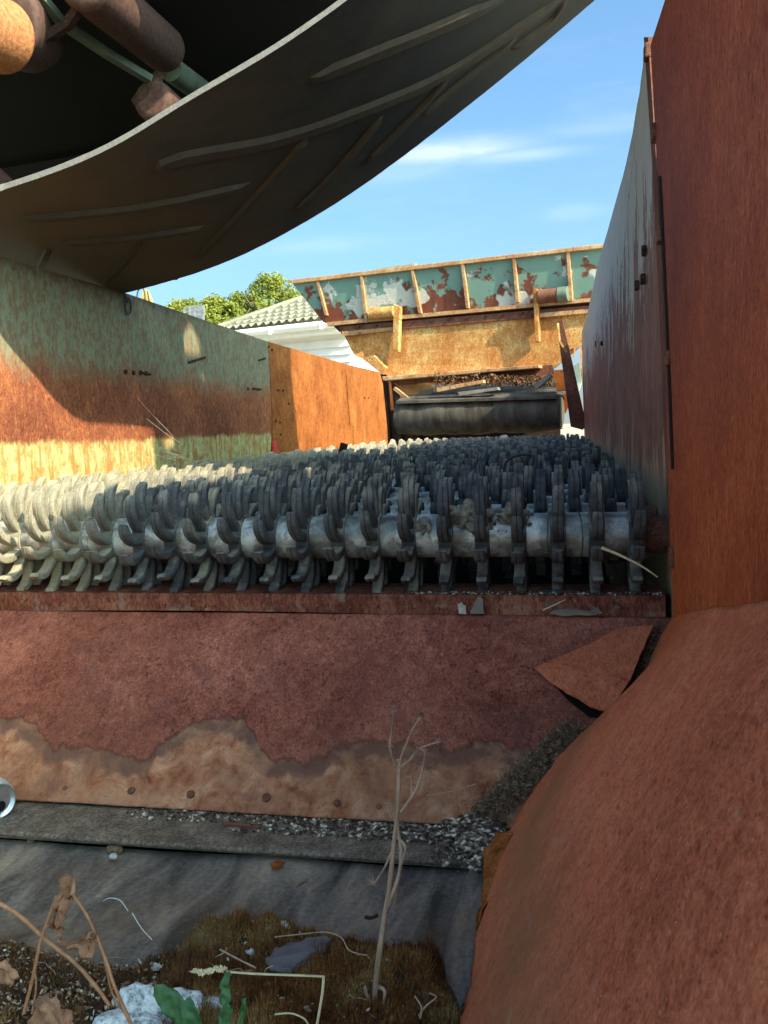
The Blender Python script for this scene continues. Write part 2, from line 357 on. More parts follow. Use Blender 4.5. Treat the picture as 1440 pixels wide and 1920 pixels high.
c = b.ramp(b.math('ADD', b.math('MULTIPLY', n1, .5), b.math('MULTIPLY', n2, .5)), [(.38, (.07, .05, .036)), (.5, (.16, .118, .086)), (.62, (.30, .23, .17))])
M_STRIP = b.out(c, .9, b.bump(n2, .8, .002), 0, .2)
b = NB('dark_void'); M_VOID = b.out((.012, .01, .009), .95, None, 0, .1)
def plain(name, a, c2, sc=30, rough=.8, metal=0.0, bstr=.4, bd=.001, spec=.3, objsp=False, st=(1, 1, 1)):
    b = NB(name); q = b.scale(b.pos(objsp), st); n = b.noise(q, sc, 5, .65)
    return b.out(b.mix(b.step(n, .3, .7), a, c2), rough, b.bump(n, bstr, bd), metal, spec)
M_MOSSGROUND = plain('moss_soil', (.022, .013, .006), (.055, .035, .015), 60, .95, 0, 1.0, .004)
b = NB('moss_blades'); q = b.pos(); n1 = b.noise(q, 14, 4, .6); n2 = b.noise(q, 300, 2, .5)
c = b.ramp(b.math('ADD', b.math('MULTIPLY', n1, .6), b.math('MULTIPLY', n2, .4)), [(.38, (.06, .018, .008)), (.47, (.21, .075, .025)), (.54, (.27, .125, .038)), (.66, (.56, .38, .15))])
xq = b.sep(q)[0]
c = b.mix(b.ramp(b.math('MULTIPLY', xq, -1.0), [(.30, 0.0), (.45, .5)]), c, (.09, .06, .035))
M_MOSS = b.out(c, .8, None, 0, .15)
M_STONE = plain('pale_stone', (.30, .27, .23), (.66, .62, .55), 70, .9, 0, .8, .003)
b = NB('speckled_rock'); q = b.pos(); n1 = b.noise(q, 110, 5, .75); n2 = b.noise(q, 30, 3, .5)
c = b.ramp(n1, [(.40, (.22, .24, .27)), (.47, (.52, .53, .54)), (.6, (.80, .80, .79))], 'LINEAR')
M_ROCK = b.out(c, .9, b.bump(b.math('ADD', n1, n2), .8, .004), 0, .25)
b = NB('gravel'); r = b.noise(b.pos(), 130, 1, .4); c = b.ramp(r, [(.40, (.05, .035, .024)), (.5, (.16, .12, .088)), (.585, (.27, .20, .14)), (.66, (.66, .57, .46))]); M_GRAVEL = b.out(c, .9, None, 0, .2)
M_SLATE = plain('slate_flake', (.09, .075, .08), (.17, .15, .155), 50, .75, 0, .6, .002)
M_STEM = plain('dry_stem', (.20, .115, .075), (.50, .35, .24), 120, .8, 0, .5, .001, .3, False, (1, 1, .15))
M_STEMRED = plain('reddish_dry_stem', (.26, .11, .055), (.48, .24, .12), 90, .75)
M_STRAW = plain('straw', (.50, .40, .22), (.68, .58, .36), 90, .7)
M_DRYLEAF = plain('dry_leaf', (.12, .045, .025), (.42, .22, .12), 45, .8, 0, .9, .003)
M_LEAF = plain('green_leaf', (.025, .075, .022), (.06, .155, .05), 55, .5, 0, .5, .0015, .5)
M_WHITE = plain('bleached', (.45, .43, .40), (.75, .73, .70), 120, .8)
M_ALU = plain('aluminium', (.55, .56, .56), (.75, .76, .76), 60, .32, .9, .05, .0005, .5)
M_CANPRINT = plain('can_print', (.55, .57, .56), (.75, .76, .75), 30, .35, .3)
M_BLACK = plain('black_plastic', (.02, .02, .02), (.05, .05, .05), 80, .55)
M_GREENFRAME = plain('green_frame', (.06, .09, .07), (.16, .19, .13), 14, .6)
M_PALEGREEN = plain('lit_green_paint', (.45, .52, .42), (.62, .66, .52), 14, .5)
M_ROLLER = plain('rusty_roller', (.055, .027, .020), (.125, .066, .050), 90, .75, 0, .6, .0012)
M_ROLLEND = plain('rusty_drum_face', (.24, .075, .022), (.50, .22, .09), 120, .8, 0, .9, .002)
M_WEB = plain('spider_silk', (.4, .4, .4), (.5, .5, .5), 10, .5)
M_RED = plain('red_reflector', (.55, .02, .03), (.65, .05, .05), 20, .4)
M_CURTAIN = plain('dusty_black_rubber', (.040, .034, .029), (.13, .11, .09), 14, .97, 0, .8, .006, .05, False, (1, 1, .25))
M_SIDING = plain('white_siding', (.70, .69, .66), (.80, .79, .76), 3, .6, 0, .1, .001)
M_TILE = plain('cream_roof_tile', (.15, .14, .10), (.25, .235, .17), 7, .7, 0, .2, .002)
M_GUTTER = plain('white_gutter', (.72, .72, .70), (.8, .8, .78), 5, .4)
M_GLASSY = plain('grey_cage_metal', (.16, .17, .19), (.32, .33, .35), 20, .5, .3)
M_BARK = plain('bark', (.07, .055, .04), (.15, .12, .09), 12, .9, 0, 1, .01)
b = NB('tree_leaves'); q = b.pos(); n = b.noise(q, 1.4, 4, .6); n2 = b.noise(q, 30, 2, .6)
c = b.ramp(b.math('ADD', b.math('MULTIPLY', n, .6), b.math('MULTIPLY', n2, .4)), [(.36, (.10, .13, .018)), (.5, (.20, .23, .030)), (.64, (.32, .33, .06))])
m = b.out(c, .6, None, 0, .3)
tr = b.n.new('ShaderNodeBsdfTranslucent'); ms = b.n.new('ShaderNodeMixShader'); ms.inputs[0].default_value = .35
b.put(tr.inputs[0], c); b.l.new(b.b.outputs[0], ms.inputs[1]); b.l.new(tr.outputs[0], ms.inputs[2]); b.l.new(ms.outputs[0], b.n['Material Output'].inputs[0])
M_TREE = m
M_GROUND = plain('yard_ground', (.26, .22, .15), (.44, .38, .27), 2, .95, 0, .6, .02)
M_YELLOWPAINT = plain('faded_yellow_paint', (.45, .27, .06), (.62, .42, .14), 8, .6)
M_DEBRIS = plain('leaf_litter', (.06, .03, .015), (.24, .12, .06), 60, .9)
M_WOOD = plain('weathered_board', (.14, .12, .10), (.30, .26, .22), 12, .85, 0, .6, .003)

M_CLOD = plain('dry_grey_dirt', (.10, .085, .065), (.34, .29, .23), 130, .95, 0, 1, .003)
M_TWINE = plain('green_twine', (.02, .08, .07), (.06, .17, .14), 60, .7)
# ------------------------------------------------------------------ the setting
bm = bmesh.new(); bmesh.ops.create_grid(bm, x_segments=60, y_segments=60, size=600)
for v in bm.verts: v.co.z = GROUND + mn.noise(v.co*.01)*.05
g = obj('ground', bm, M_GROUND); tag(g, 'bare earth yard under and beyond the machine', None, None, 'structure')

# ------------------------------------------------------------------ star screen body
XL, XR = -1.232, 0.172
BEDZ = -0.19
root = thing('star_screen', 'rusty steel trough of the star screen with green and rust side walls and front sill', 'screening machine', (-.5, 1.45, -.6))
NX = (1, 0, 0)
# left wall: three plates
def lw(px, py, x=XL): return atX(px, py, x)
lp = slab('side_panel', [(XL, .9, -.62), (XL, 3.735, -.62), lw(508, 850) , lw(509, 780), lw(503, 641), lw(240, 551), lw(0, 481), (XL, .9, .405)], (-1, 0, 0), .01, M_GREENWALL, root)
lp['label'] = 'worn green panel streaked with brown rust'
p2 = slab('side_panel', [lw(504, 641), lw(647, 682), lw(650, 740), lw(655, 797), lw(661, 799), lw(662, 860), (XL, 5.3, -.62), (XL, 3.75, -.62), lw(514, 852), lw(511, 780)], (-1, 0, 0), .01, M_ORANGE, root)
p2['label'] = 'plain orange rust panel'
p3 = slab('side_panel', [lw(648, 683), lw(697, 694), lw(712, 698), lw(718, 720), lw(726, 800), lw(728, 860), (XL, 6.9, -.62), (XL, 5.32, -.62), lw(664, 860), lw(663, 799), lw(657, 797)], (-1, 0, 0), .01, M_ORANGE, root)
p3['label'] = 'short orange rust end panel'
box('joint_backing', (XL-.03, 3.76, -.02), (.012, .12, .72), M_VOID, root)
box('joint_backing', (XL-.03, 5.25, -.02), (.012, .16, .68), M_DARKRUST, root)
fl = None; (lambda *a, **k: None)('top_flange', (XL-.006, 3.75, .388), (.03, 5.6, .006), M_DARKRUST, root)
for (px, py) in ((234, 697), (249, 699), (262, 699), (272, 700), (464, 729), (474, 729), (483, 730), (520, 732), (530, 732), (516, 790), (524, 792), (540, 757), (683, 746), (690, 746), (430, 588), (503, 650), (509, 656), (525, 815)):
    c = lw(px, py); r = .0045 if px > 400 else .006
    cyl('bolt', c, c + Vector((.006, 0, 0)), r*1.2, M_DARKRUST, lp if px < 506 else p2 if px < 650 else p3, 6)
for (a, c2) in (((266, 699), (281, 702)), ((476, 729), (489, 730)), ((352, 680), (384, 670)), ((484, 676), (497, 672))):
    A = lw(*a); B = lw(*c2)
    tube('weld_scar', [A + Vector((.001, 0, 0)), B + Vector((.001, 0, 0))], .004, M_DARKRUST, root, 6)
rf = slab('reflector', [lw(510, 828, XL+.006), lw(516, 826, XL+.006), lw(518, 852, XL+.006), lw(511, 852, XL+.006)], NX, .006, M_RED, root)
# right wall, far part
def rw(px, py, x=XR): return atX(px, py, x)
far = [(XR, 1.15, -.62), (XR, 1.15, -.25), (XR, 1.34, .2), rw(1213, 84), rw(1207, 100), rw(1206, 120), rw(1200, 170), rw(1186, 250), rw(1168, 330), rw(1140, 430), rw(1122, 490), (XR, 5.9, .640), (XR-.013, 6.45, .62), (XR-.012, 6.52, .40), (XR, 6.55, -.04), (XR, 6.6, -.62)]
pf = o = slab('side_panel', far, NX, .01, M_FARWALL, root, jit=.006, seg=3); o['label'] = 'tall flaking panel, whitish paint above brown rust'
# near part of the right wall, prouder by 12 mm, with an upright flange
XN = XR - .012
near = [rw(1262, 1158, XN), rw(1256, 1010, XN), rw(1247, 640, XN), rw(1238, 420, XN), rw(1219, 84, XN), rw(1246, 0, XN), rw(1262, -60, XN), (XN, .9, .70), (XN, .62, .62), (XN, .35, .42), (XN, .13, .12), (XN, .13, .0)]
yb = 1.0
near += [Vector((XN, .3, -.045)), Vector((XN, .6, -.11)), rw(1440, 1132, XN)]
o = slab('side_panel', near, NX, .014, M_NEARWALL, root, jit=.0, seg=1, bev=.002); o['label'] = 'near panel in dark red rust turning orange below'
seam = [(1216, 70), (1222, 160), (1233, 330), (1242, 520), (1250, 700), (1257, 880), (1262, 1040)]
V, Fc = [], []
for i, (px, py) in enumerate(seam):
    a = rw(px-9, py, XR-.006); c = rw(px-1, py, XR-.010)
    V += [a, c, Vector((XR+.004, a.y, a.z)), Vector((XR+.004, c.y, c.z))]
for i in range(len(seam)-1):
    k = i*4
    Fc += [(k, k+1, k+5, k+4), (k, k+4, k+6, k+2), (k+1, k+3, k+7, k+5)]
o = obj('upright_flange', (V, Fc), M_RUST, root)
V, Fc = [], []
for (px, py) in seam[2:-1]:
    V += [rw(px+1, py, XN-.0012), rw(px+6, py, XN-.0012)]
for i in range(len(V)//2-1): Fc.append((2*i, 2*i+1, 2*i+3, 2*i+2))
obj('open_seam', (V, Fc), M_VOID, root)
for (px, py, h) in ((1214, 98, 16), (1228, 250, 17), (1238, 445, 12), (1254, 672, 14), (1262, 1045, 18)):
    c = rw(px, py, XR-.012)
    box('spacer_block', c, (.012, .030, h*.0016), M_RUST, root, bev=.003)
for (px, py) in ((1117, 645), (1130, 644), (1198, 535), (1210, 523), (1098, 690), (1212, 470)):
    c = rw(px, py, XR-.001)
    if px == 1117: box('bolt_slot', c, (.004, .03, .028), M_VOID, pf)
    else: cyl('bolt', c, c + Vector((-.009, 0, 0)), .011 if px > 1140 else .009, M_DARKRUST, pf, 6)
# cross sill under the first shaft
yS = 1.452
bar = []
V, Fc = [], []
n = 120
for i in range(n+1):
    t = i/n; x = XL-.01 + (XR+.0-XL)*t
    gap = .0035*max(0, math.sin(math.pi*min(1, max(0, (x+1.0)/.75))))
    jz = mn.noise(Vector((x*30, 0, 0)))*.0012
    V += [Vector((x, yS+.10, -.283)), Vector((x, yS, -.284+jz)), Vector((x, yS-.002, -.3185+gap)), Vector((x, yS+.02, -.3185+gap))]
for i in range(n):
    for k in range(3): Fc.append((i*4+k, i*4+k+1, i*4+k+5, i*4+k+4))
o = obj('cross_sill', (V, Fc), M_SILL, root); smooth_angle(o, 30)
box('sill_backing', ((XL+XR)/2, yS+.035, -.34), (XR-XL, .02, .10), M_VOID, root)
# sloped front plate with the raised scab of old surface
yT, zT, yB, zB = yS-.004, -.3195, 1.188, -.562
nrm = Vector((0, (zT-zB), -(yT-yB))).normalized()
if nrm.y > 0: nrm = -nrm
def platept(u, v): return Vector((u, yT+(yB-yT)*v, zT+(zB-zT)*v))
P0 = platept(0, 0)
def fp(px, py, lift=0.0): 
    return onplane(px, py, P0 + nrm*lift, nrm)
bnd = [(-40, 1340), (0, 1343), (25, 1347), (60, 1352), (80, 1380), (105, 1405), (140, 1402), (165, 1400), (200, 1412), (235, 1420), (285, 1425), (300, 1395), (340, 1372), (370, 1358), (400, 1346), (440, 1344), (460, 1352), (478, 1385), (492, 1408), (510, 1426), (560, 1428), (610, 1424), (628, 1400), (660, 1396), (700, 1388), (740, 1394), (800, 1405), (860, 1408), (900, 1390), (960, 1400), (1100, 1440)]
bl = [fp(*p) for p in bnd]; bx = np.array([p.x for p in bl]); bz = np.array([(p.z-zT)/(zB-zT) for p in bl])
NXg, NVg = 420, 90
x0, x1 = XL-.02, XR-.0
V, att = [], []
L = (Vector((0, yT, zT))-Vector((0, yB, zB))).length
for j in range(NVg+1):
    v = j/NVg
    for i in range(NXg+1):
        x = x0+(x1-x0)*i/NXg
        vb = np.interp(x, bx, bz) + mn.fractal(Vector((x*45, v*9, 0)), .7, 2.1, 4)*.028
        d = (v-vb)*L
        h = .0032/(1+math.exp(max(-50, min(50, d/.0012))))
        rough_ = mn.fractal(Vector((x*60, v*20, 3)), .8, 2.1, 3)
        h += (.0016*rough_*(1/(1+math.exp(-max(-50, min(50, d/.01))))) + .0006*rough_)
        h += .004*mn.noise(Vector((x*2.2, v*1.1, 7)))
        edge = max(0.0, (v-.985)/.015)
        V.append(platept(x, v) + nrm*h*(1-0*edge)); att.append(d)
Fc = [(j*(NXg+1)+i, j*(NXg+1)+i+1, (j+1)*(NXg+1)+i+1, (j+1)*(NXg+1)+i) for j in range(NVg) for i in range(NXg)]
fpl = o = obj('front_plate', (V, Fc), M_FRONT, root, smooth=True)
a = o.data.attributes.new('below', 'FLOAT', 'POINT'); a.data.foreach_set('value', np.array(att, dtype=np.float32))
mod_solid(o, .004, 1 if o.data.polygons[0].normal.dot(nrm) < 0 else -1)
for (px, py, r) in ((122, 1478, .004), (247, 1483, .0062), (358, 1490, .0064), (500, 1496, .0068), (632, 1506, .005), (710, 1512, .004), (905, 1386, .004)):
    c = fp(px, py, .001)
    o = cyl('rivet', c, c + nrm*(.0035 if r > .0045 else .002), r, M_RUST, fpl, 14, .0012)
# torn flap
slab('dark_cavity_sheet', [fp(*p) for p in ((1012, 1262, .0055), (1060, 1308, .0055), (1105, 1345, .0055), (1150, 1345, .0055), (1190, 1288, .0055), (1238, 1180, .0055), (1190, 1180, .0055), (1100, 1230, .0055))], nrm, .0008, M_VOID, root, jit=.003, seg=3)  # black sheet on the plate paints the shade of the cavity under the flap
flp = [(1003, 1253, .010), (1030, 1277, .020), (1062, 1299, .032), (1085, 1311, .040), (1108, 1326, .046), (1128, 1331, .050), (1146, 1335, .054), (1163, 1303, .052), (1186, 1268, .044), (1206, 1215, .032), (1226, 1174, .018), (1160, 1178, .010), (1100, 1212, .008), (1040, 1236, .008)]
V = [fp(*p) for p in flp]; cc = sum(V, Vector())/len(V); V.append(cc + nrm*.004)
Fc = [(i, (i+1) % len(flp), len(flp)) for i in range(len(flp))]
o = obj('torn_flap', (V, Fc), M_CHUTE, root); o['label'] = 'torn corner of the plate bent outward'
bm = bmesh.new(); bm.from_mesh(o.data); bmesh.ops.subdivide_edges(bm, edges=bm.edges, cuts=3, use_grid_fill=True)
for v in bm.verts: v.co += nrm*mn.noise(v.co*40)*.002 + Vector((mn.noise(v.co*90), 0, mn.noise(v.co*80+Vector((4, 4, 4)))))*.0015
bm.to_mesh(o.data); bm.free(); a = o.data.attributes.new('below', 'FLOAT', 'POINT'); a.data.foreach_set('value', np.full(len(o.data.vertices), -.1, dtype=np.float32)); mod_solid(o, .003, 0)
# chute sheet folding out of the right wall
Lc = [(1262, 1160, 1.415), (1236, 1205, 1.395), (1196, 1285, 1.355), (1150, 1335, 1.315), (1070, 1402, 1.262), (1010, 1475, 1.215), (962, 1552, 1.155), (925, 1622, 1.075), (905, 1700, .985), (893, 1780, .90), (884, 1840, .845), (868, 1930, .765), (845, 2060, .67), (800, 2400, .5)]
Uc = [(1268, 1157), (1290, 1152), (1330, 1146), (1375, 1140), (1440, 1132)]
Lw = spline([atY(*p) for p in Lc], 8)
Uw = [rw(px, py, XN) for px, py in Uc] + [Vector((XN, .6, -.115)), Vector((XN, .45, -.08)), Vector((XN, .3, -.05)), Vector((XN, .15, -.02))]
Uw = spline(Uw, 8)
def resample(P, m):
    d = [0.0]
    for i in range(1, len(P)): d.append(d[-1]+(P[i]-P[i-1]).length)
    out = []
    for k in range(m):
        s = d[-1]*k/(m-1); i = min(len(P)-2, max(0, np.searchsorted(d, s)-1)); f_ = (s-d[i])/(d[i+1]-d[i]+1e-9); out.append(P[i].lerp(P[i+1], f_))
    return out
m_, q_ = 130, 70
Lr = resample(Lw, m_); Ur = resample(Uw, m_)
V, att, att2 = [], [], []
for i in range(m_):
    for j in range(q_):
        t = j/(q_-1); p = Lr[i].lerp(Ur[i], t)
        ln = (Ur[i]-Lr[i]).length
        p = p + Vector((-.55, 0, .83))*(-.006)*ln*math.sin(math.pi*t)
        p = p + Vector((-.6, 0, .8))*(mn.noise(p*9)*.003 + mn.fractal(p*60, .8, 2.1, 3)*.0004)
        if j == 0: p += Vector((mn.fractal(p*45, .7, 2.1, 3), 0, mn.fractal(p*50+Vector((3, 3, 3)), .7, 2.1, 3)))*.0035
        V.append(p); att.append(max(0.0, 1-abs(t-.22)/.24)); att2.append(max(0.0, min(1, (t-.45)/.5))*max(0.0, min(1, 1.25-i/m_*1.3)) + max(0, .5-i/m_*2.2))
Fc = [(i*q_+j, i*q_+j+1, (i+1)*q_+j+1, (i+1)*q_+j) for i in range(m_-1) for j in range(q_-1)]
o = obj('chute_sheet', (V, Fc), M_CHUTE, root, smooth=True); o['label'] = 'pinkish rust sheet folding out below the right wall'
a = o.data.attributes.new('edge', 'FLOAT', 'POINT'); a.data.foreach_set('value', np.array(att, dtype=np.float32))
a = o.data.attributes.new('bend', 'FLOAT', 'POINT'); a.data.foreach_set('value', np.array(att2, dtype=np.float32).clip(0, 1))
mod_solid(o, .006, 0)
lipV = [atY(938, 1560, 1.14), atY(912, 1600, 1.09), atY(916, 1650, 1.03), atY(902, 1740, .94), atY(925, 1690, .97), atY(960, 1600, 1.07), atY(965, 1560, 1.12)]
slab('unseen_sun_block', [(XN+.03, .1, -.02), (XN+.03, 1.45, -.2), (XN+.03, 1.45, -.8), (XN+.03, .1, -.8)], NX, .01, M_RUST, root)  # added out of sight behind the chute to stop sun leaking in
slab('curled_lip', [p + Vector((-.004, -.012, .004)) for p in lipV], (0, -.6, .6), .006, M_ORANGE, root, jit=.006, seg=4)['label'] = 'crusty orange curled edge'
# rubber strip and lower belt
box('rubber_skirt', ((XL+.25)/2-.02, 1.148, -.5735), (1.5, .10, .012), M_STRIP, root, bev=.002)
o = tube('skirt_edge', [(-1.5, 1.093, -.571), (-.9, 1.098, -.570), (-.5, 1.094, -.571), (-.12, 1.10, -.572), (.1, 1.10, -.574)], .0045, M_STRIP, root, 8)
V, Fc = [], []
nx, ny = 160, 40
for j in range(ny+1):
    for i in range(nx+1):
        x = -1.6+2.0*i/nx; yv = .45+.66*j/ny
        zv = -.586 - .006*(1-j/ny) + mn.noise(Vector((x*4, yv*5, 0)))*.004 + mn.noise(Vector((x*14+yv*9, yv*4, 2)))*.0015
        V.append((x, yv, zv))
for j in range(ny):
    for i in range(nx): Fc.append((j*(nx+1)+i, j*(nx+1)+i+1, (j+1)*(nx+1)+i+1, (j+1)*(nx+1)+i))
o = obj('lower_belt', (V, Fc), M_FLOORBELT, root, smooth=True); o['label'] = 'grey dusty rubber belt below the front plate'
fold = [(905, 1600, 1.10), (880, 1640, 1.05), (850, 1720, .96), (832, 1790, .90), (838, 1850, .85), (862, 1900, .80), (890, 1860, .83), (900, 1760, .92), (915, 1680, 1.0)]
slab('belt_fold', [atZ(p[0], p[1], -.578) for p in fold], (0, 0, 1), .006, M_FLOORBELT, root, jit=.004, seg=3)
# hidden depths of the trough
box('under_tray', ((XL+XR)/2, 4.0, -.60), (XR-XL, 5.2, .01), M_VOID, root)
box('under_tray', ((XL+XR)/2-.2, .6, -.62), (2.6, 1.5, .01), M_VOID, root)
box('end_beam', ((XL+XR)/2, 6.55, -.28), (XR-XL, .05, .26), M_DARKRUST, root)
for y_ in (1.8, 4.0, 6.2):
    for x_ in (XL-.04, XR+.05): box('support_leg', (x_, y_, -1.16), (.07, .07, 1.09), M_RUST, root)

# ------------------------------------------------------------------ star shafts
def star_mesh(seed, teeth=11):
    rr = random.Random(seed); V, Fc = [], []
    prof = [(-.5, -.36), (-.40, -.5), (.40, -.5), (.5, -.36), (.5, .38), (.42, .5), (.06, .5), (0, .36), (-.06, .5), (-.42, .5), (-.5, .38)]
    m = len(prof); S = 9
    for k in range(teeth):
        a0 = 2*math.pi*k/teeth + rr.uniform(-.03, .03); wear = rr.uniform(-.003, .0015)
        base = len(V); lean = rr.uniform(-.0015, .0015)
        for i in range(S):
            t = i/(S-1)
            r = .036 + (.0985+wear-.036)*(1-(1-t)**1.35)
            th = a0 + .42*t**1.6
            r2 = .036 + (.0985+wear-.036)*(1-(1-min(1, t+.04))**1.35); th2 = a0 + .42*min(1.04, t+.04)**1.6
            P = Vector((0, -math.cos(th)*r, math.sin(th)*r)); Q = Vector((0, -math.cos(th2)*r2, math.sin(th2)*r2))
            tg = (Q-P) if (Q-P).length > 1e-6 else tg
            tg = tg.normalized(); nn = Vector((0, -tg.z, tg.y))
            wd = .0155*(1-.22*t); tx = .0190*(1-.06*t)
            if i == S-2: wd *= .97; 
            if i == S-1: wd *= .74; tx *= .86; P = P + tg*.0005
            for (a, c) in prof: V.append(P + Vector((a*tx + lean*t, 0, 0)) + nn*(c*wd) + Vector((rr.uniform(-1, 1), rr.uniform(-1, 1), rr.uniform(-1, 1)))*.0004)
        for i in range(S-1):
            for j in range(m):
                a = base+i*m+j; c = base+i*m+(j+1) % m
                Fc.append((a, c, c+m, a+m))
        Fc.append([base+(S-1)*m+j for j in range(m)])
    n = 24; base = len(V)
    for (x_, r_) in ((-.0125, .0385), (-.0115, .0405), (.0115, .0405), (.0125, .0385)):
        for k in range(n): V.append(Vector((x_, math.cos(2*math.pi*k/n)*r_, math.sin(2*math.pi*k/n)*r_)))
    for i in range(3):
        for k in range(n):
            a = base+i*n+k; c = base+i*n+(k+1) % n; Fc.append((a, c, c+n, a+n))
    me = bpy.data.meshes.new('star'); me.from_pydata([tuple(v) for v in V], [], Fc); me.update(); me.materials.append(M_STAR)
    bm = bmesh.new(); bm.from_mesh(me); bmesh.ops.recalc_face_normals(bm, faces=bm.faces); bm.to_mesh(me); bm.free()
    for p in me.polygons: p.use_smooth = True
    me.set_sharp_from_angle(angle=math.radians(42))
    return me
STARS = [star_mesh(s) for s in (1, 2, 3, 4)]
V, Fc = [], []
tube_into(V, Fc, [(XL+.012, 0, 0), (XR-.04, 0, 0)], .0375, 32)
me_shaft = bpy.data.meshes.new('shaft_tube'); me_shaft.from_pydata([tuple(v) for v in V], [], Fc); me_shaft.materials.append(M_SHAFT); me_shaft.update()
for p in me_shaft.polygons: p.use_smooth = True
me_shaft.set_sharp_from_angle(angle=math.radians(40))
V, Fc = [], []
tube_into(V, Fc, [(XR-.046, 0, 0), (XR-.004, 0, 0)], .031, 16); tube_into(V, Fc, [(XR-.05, 0, 0), (XR-.043, 0, 0)], .042, 20)
me_cap = bpy.data.meshes.new('bearing_cap'); me_cap.from_pydata([tuple(v) for v in V], [], Fc); me_cap.materials.append(M_RUST); me_cap.update()
me_cap.set_sharp_from_angle(angle=math.radians(40))
PIT = .0622; ROWP = .172
ORD = ['nearest', 'second', 'third', 'fourth', 'fifth', 'sixth', 'seventh', 'eighth', 'ninth', 'tenth', 'eleventh', 'twelfth', 'thirteenth', 'fourteenth', 'fifteenth', 'sixteenth', 'seventeenth', 'eighteenth', 'nineteenth', 'twentieth', 'twenty-first', 'twenty-second', 'twenty-third', 'twenty-fourth', 'twenty-fifth', 'twenty-sixth', 'twenty-seventh', 'twenty-eighth', 'twenty-ninth']
NROW = 29
for rix in range(NROW):
    y_ = 1.5 + rix*ROWP
    if rix == 0: lab = 'nearest row of grey rubber stars on a bare galvanised shaft, above the rusty front sill'
    elif rix == NROW-1: lab = 'farthest row of rubber stars, sunlit at its left end beneath the black drum'
    else: lab = ORD[rix]+' shaft of rubber stars counted back from the front sill'
    rt = thing('star_shaft', lab, 'star roller', ((XL+XR)/2, y_, BEDZ), 'rollers of rubber stars across the screen bed')
    cxx = (XL+XR)/2
    def sub(name, me, x, rot=0.0, tilt=0.0, wob=0.0):
        o_ = bpy.data.objects.new(name, me); COL.objects.link(o_); o_.parent = rt; o_.location = (x, 0, 0); o_.rotation_euler = (rot, tilt, wob); return o_
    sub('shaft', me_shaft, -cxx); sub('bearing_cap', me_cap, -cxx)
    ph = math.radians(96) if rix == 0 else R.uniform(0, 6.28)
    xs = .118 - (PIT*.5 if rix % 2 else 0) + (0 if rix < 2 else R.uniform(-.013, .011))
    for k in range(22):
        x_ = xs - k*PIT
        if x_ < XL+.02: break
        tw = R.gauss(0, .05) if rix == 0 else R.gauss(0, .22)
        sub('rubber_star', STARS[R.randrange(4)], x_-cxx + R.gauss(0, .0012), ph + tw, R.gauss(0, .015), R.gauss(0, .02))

# ------------------------------------------------------------------ conveyor overhead (folded belt)
cv = thing('belt_conveyor', 'black chevron belt conveyor sweeping overhead from the left wall up to the right', 'conveyor', (-1.0, 2.0, .4))
nearP = [(-1.07, .489), (-.672, .614), (-.351, .754)]; farP = [(-1.218, .412), (-.873, .491), (-.637, .589), (-.193, .852), (.1, 1.055)]
zf = np.polyfit([p[0] for p in farP], [p[1] for p in farP], 2)
zn = np.polyfit([-1.07, -.672, -.351, .1], [.489, .614, .754, 1.01], 2)
YN, YF = 1.6, 2.4
NKX = [-1.75, -1.23, -1.07, -.83, -.672, -.455, -.351, .02, .53, 1.5]; NKZ = [.44, .462, .486, .545, .612, .705, .76, 1.035, 1.445, 2.18]
FKX = [-1.75, -1.218, -.873, -.637, -.193, .1, .55, 1.5]; FKZ = [.37, .412, .491, .589, .852, 1.055, 1.40, 2.13]
def herm(xs, zs):
    xs, zs = np.array(xs), np.array(zs); m = np.gradient(zs, xs)
    return xs, zs, m
NK, FK = herm(NKX, NKZ), herm(FKX, FKZ)
def prof(x, c):
    xs, zs, m = c; i = int(min(len(xs)-2, max(0, np.searchsorted(xs, x)-1))); h = xs[i+1]-xs[i]; t = (x-xs[i])/h
    if t < 0: return zs[0]
    return (2*t**3-3*t*t+1)*zs[i]+(t**3-2*t*t+t)*h*m[i]+(-2*t**3+3*t*t)*zs[i+1]+(t**3-t*t)*h*m[i+1]
def beltz(x, y): t = (y-YN)/(YF-YN); return prof(x, NK)*(1-t) + prof(x, FK)*t
def belt_sheet(name, dz, xa, xb, ya, yb, mat, thick, dy=0.0, sub=120):
    V, Fc = [], []; ny_ = 14
    for i in range(sub+1):
        x = xa+(xb-xa)*i/sub
        for j in range(ny_+1):
            y_ = ya+(yb-ya)*j/ny_; V.append((x, y_, beltz(x, y_)+dz))
    for i in range(sub):
        for j in range(ny_):
            a = i*(ny_+1)+j; Fc.append((a, a+1, a+ny_+2, a+ny_+1))
    o_ = obj(name, (V, Fc), mat, cv, smooth=True); return o_
o = belt_sheet('belt', 0, -1.75, 1.5, YN, YF, M_BELT, .01)
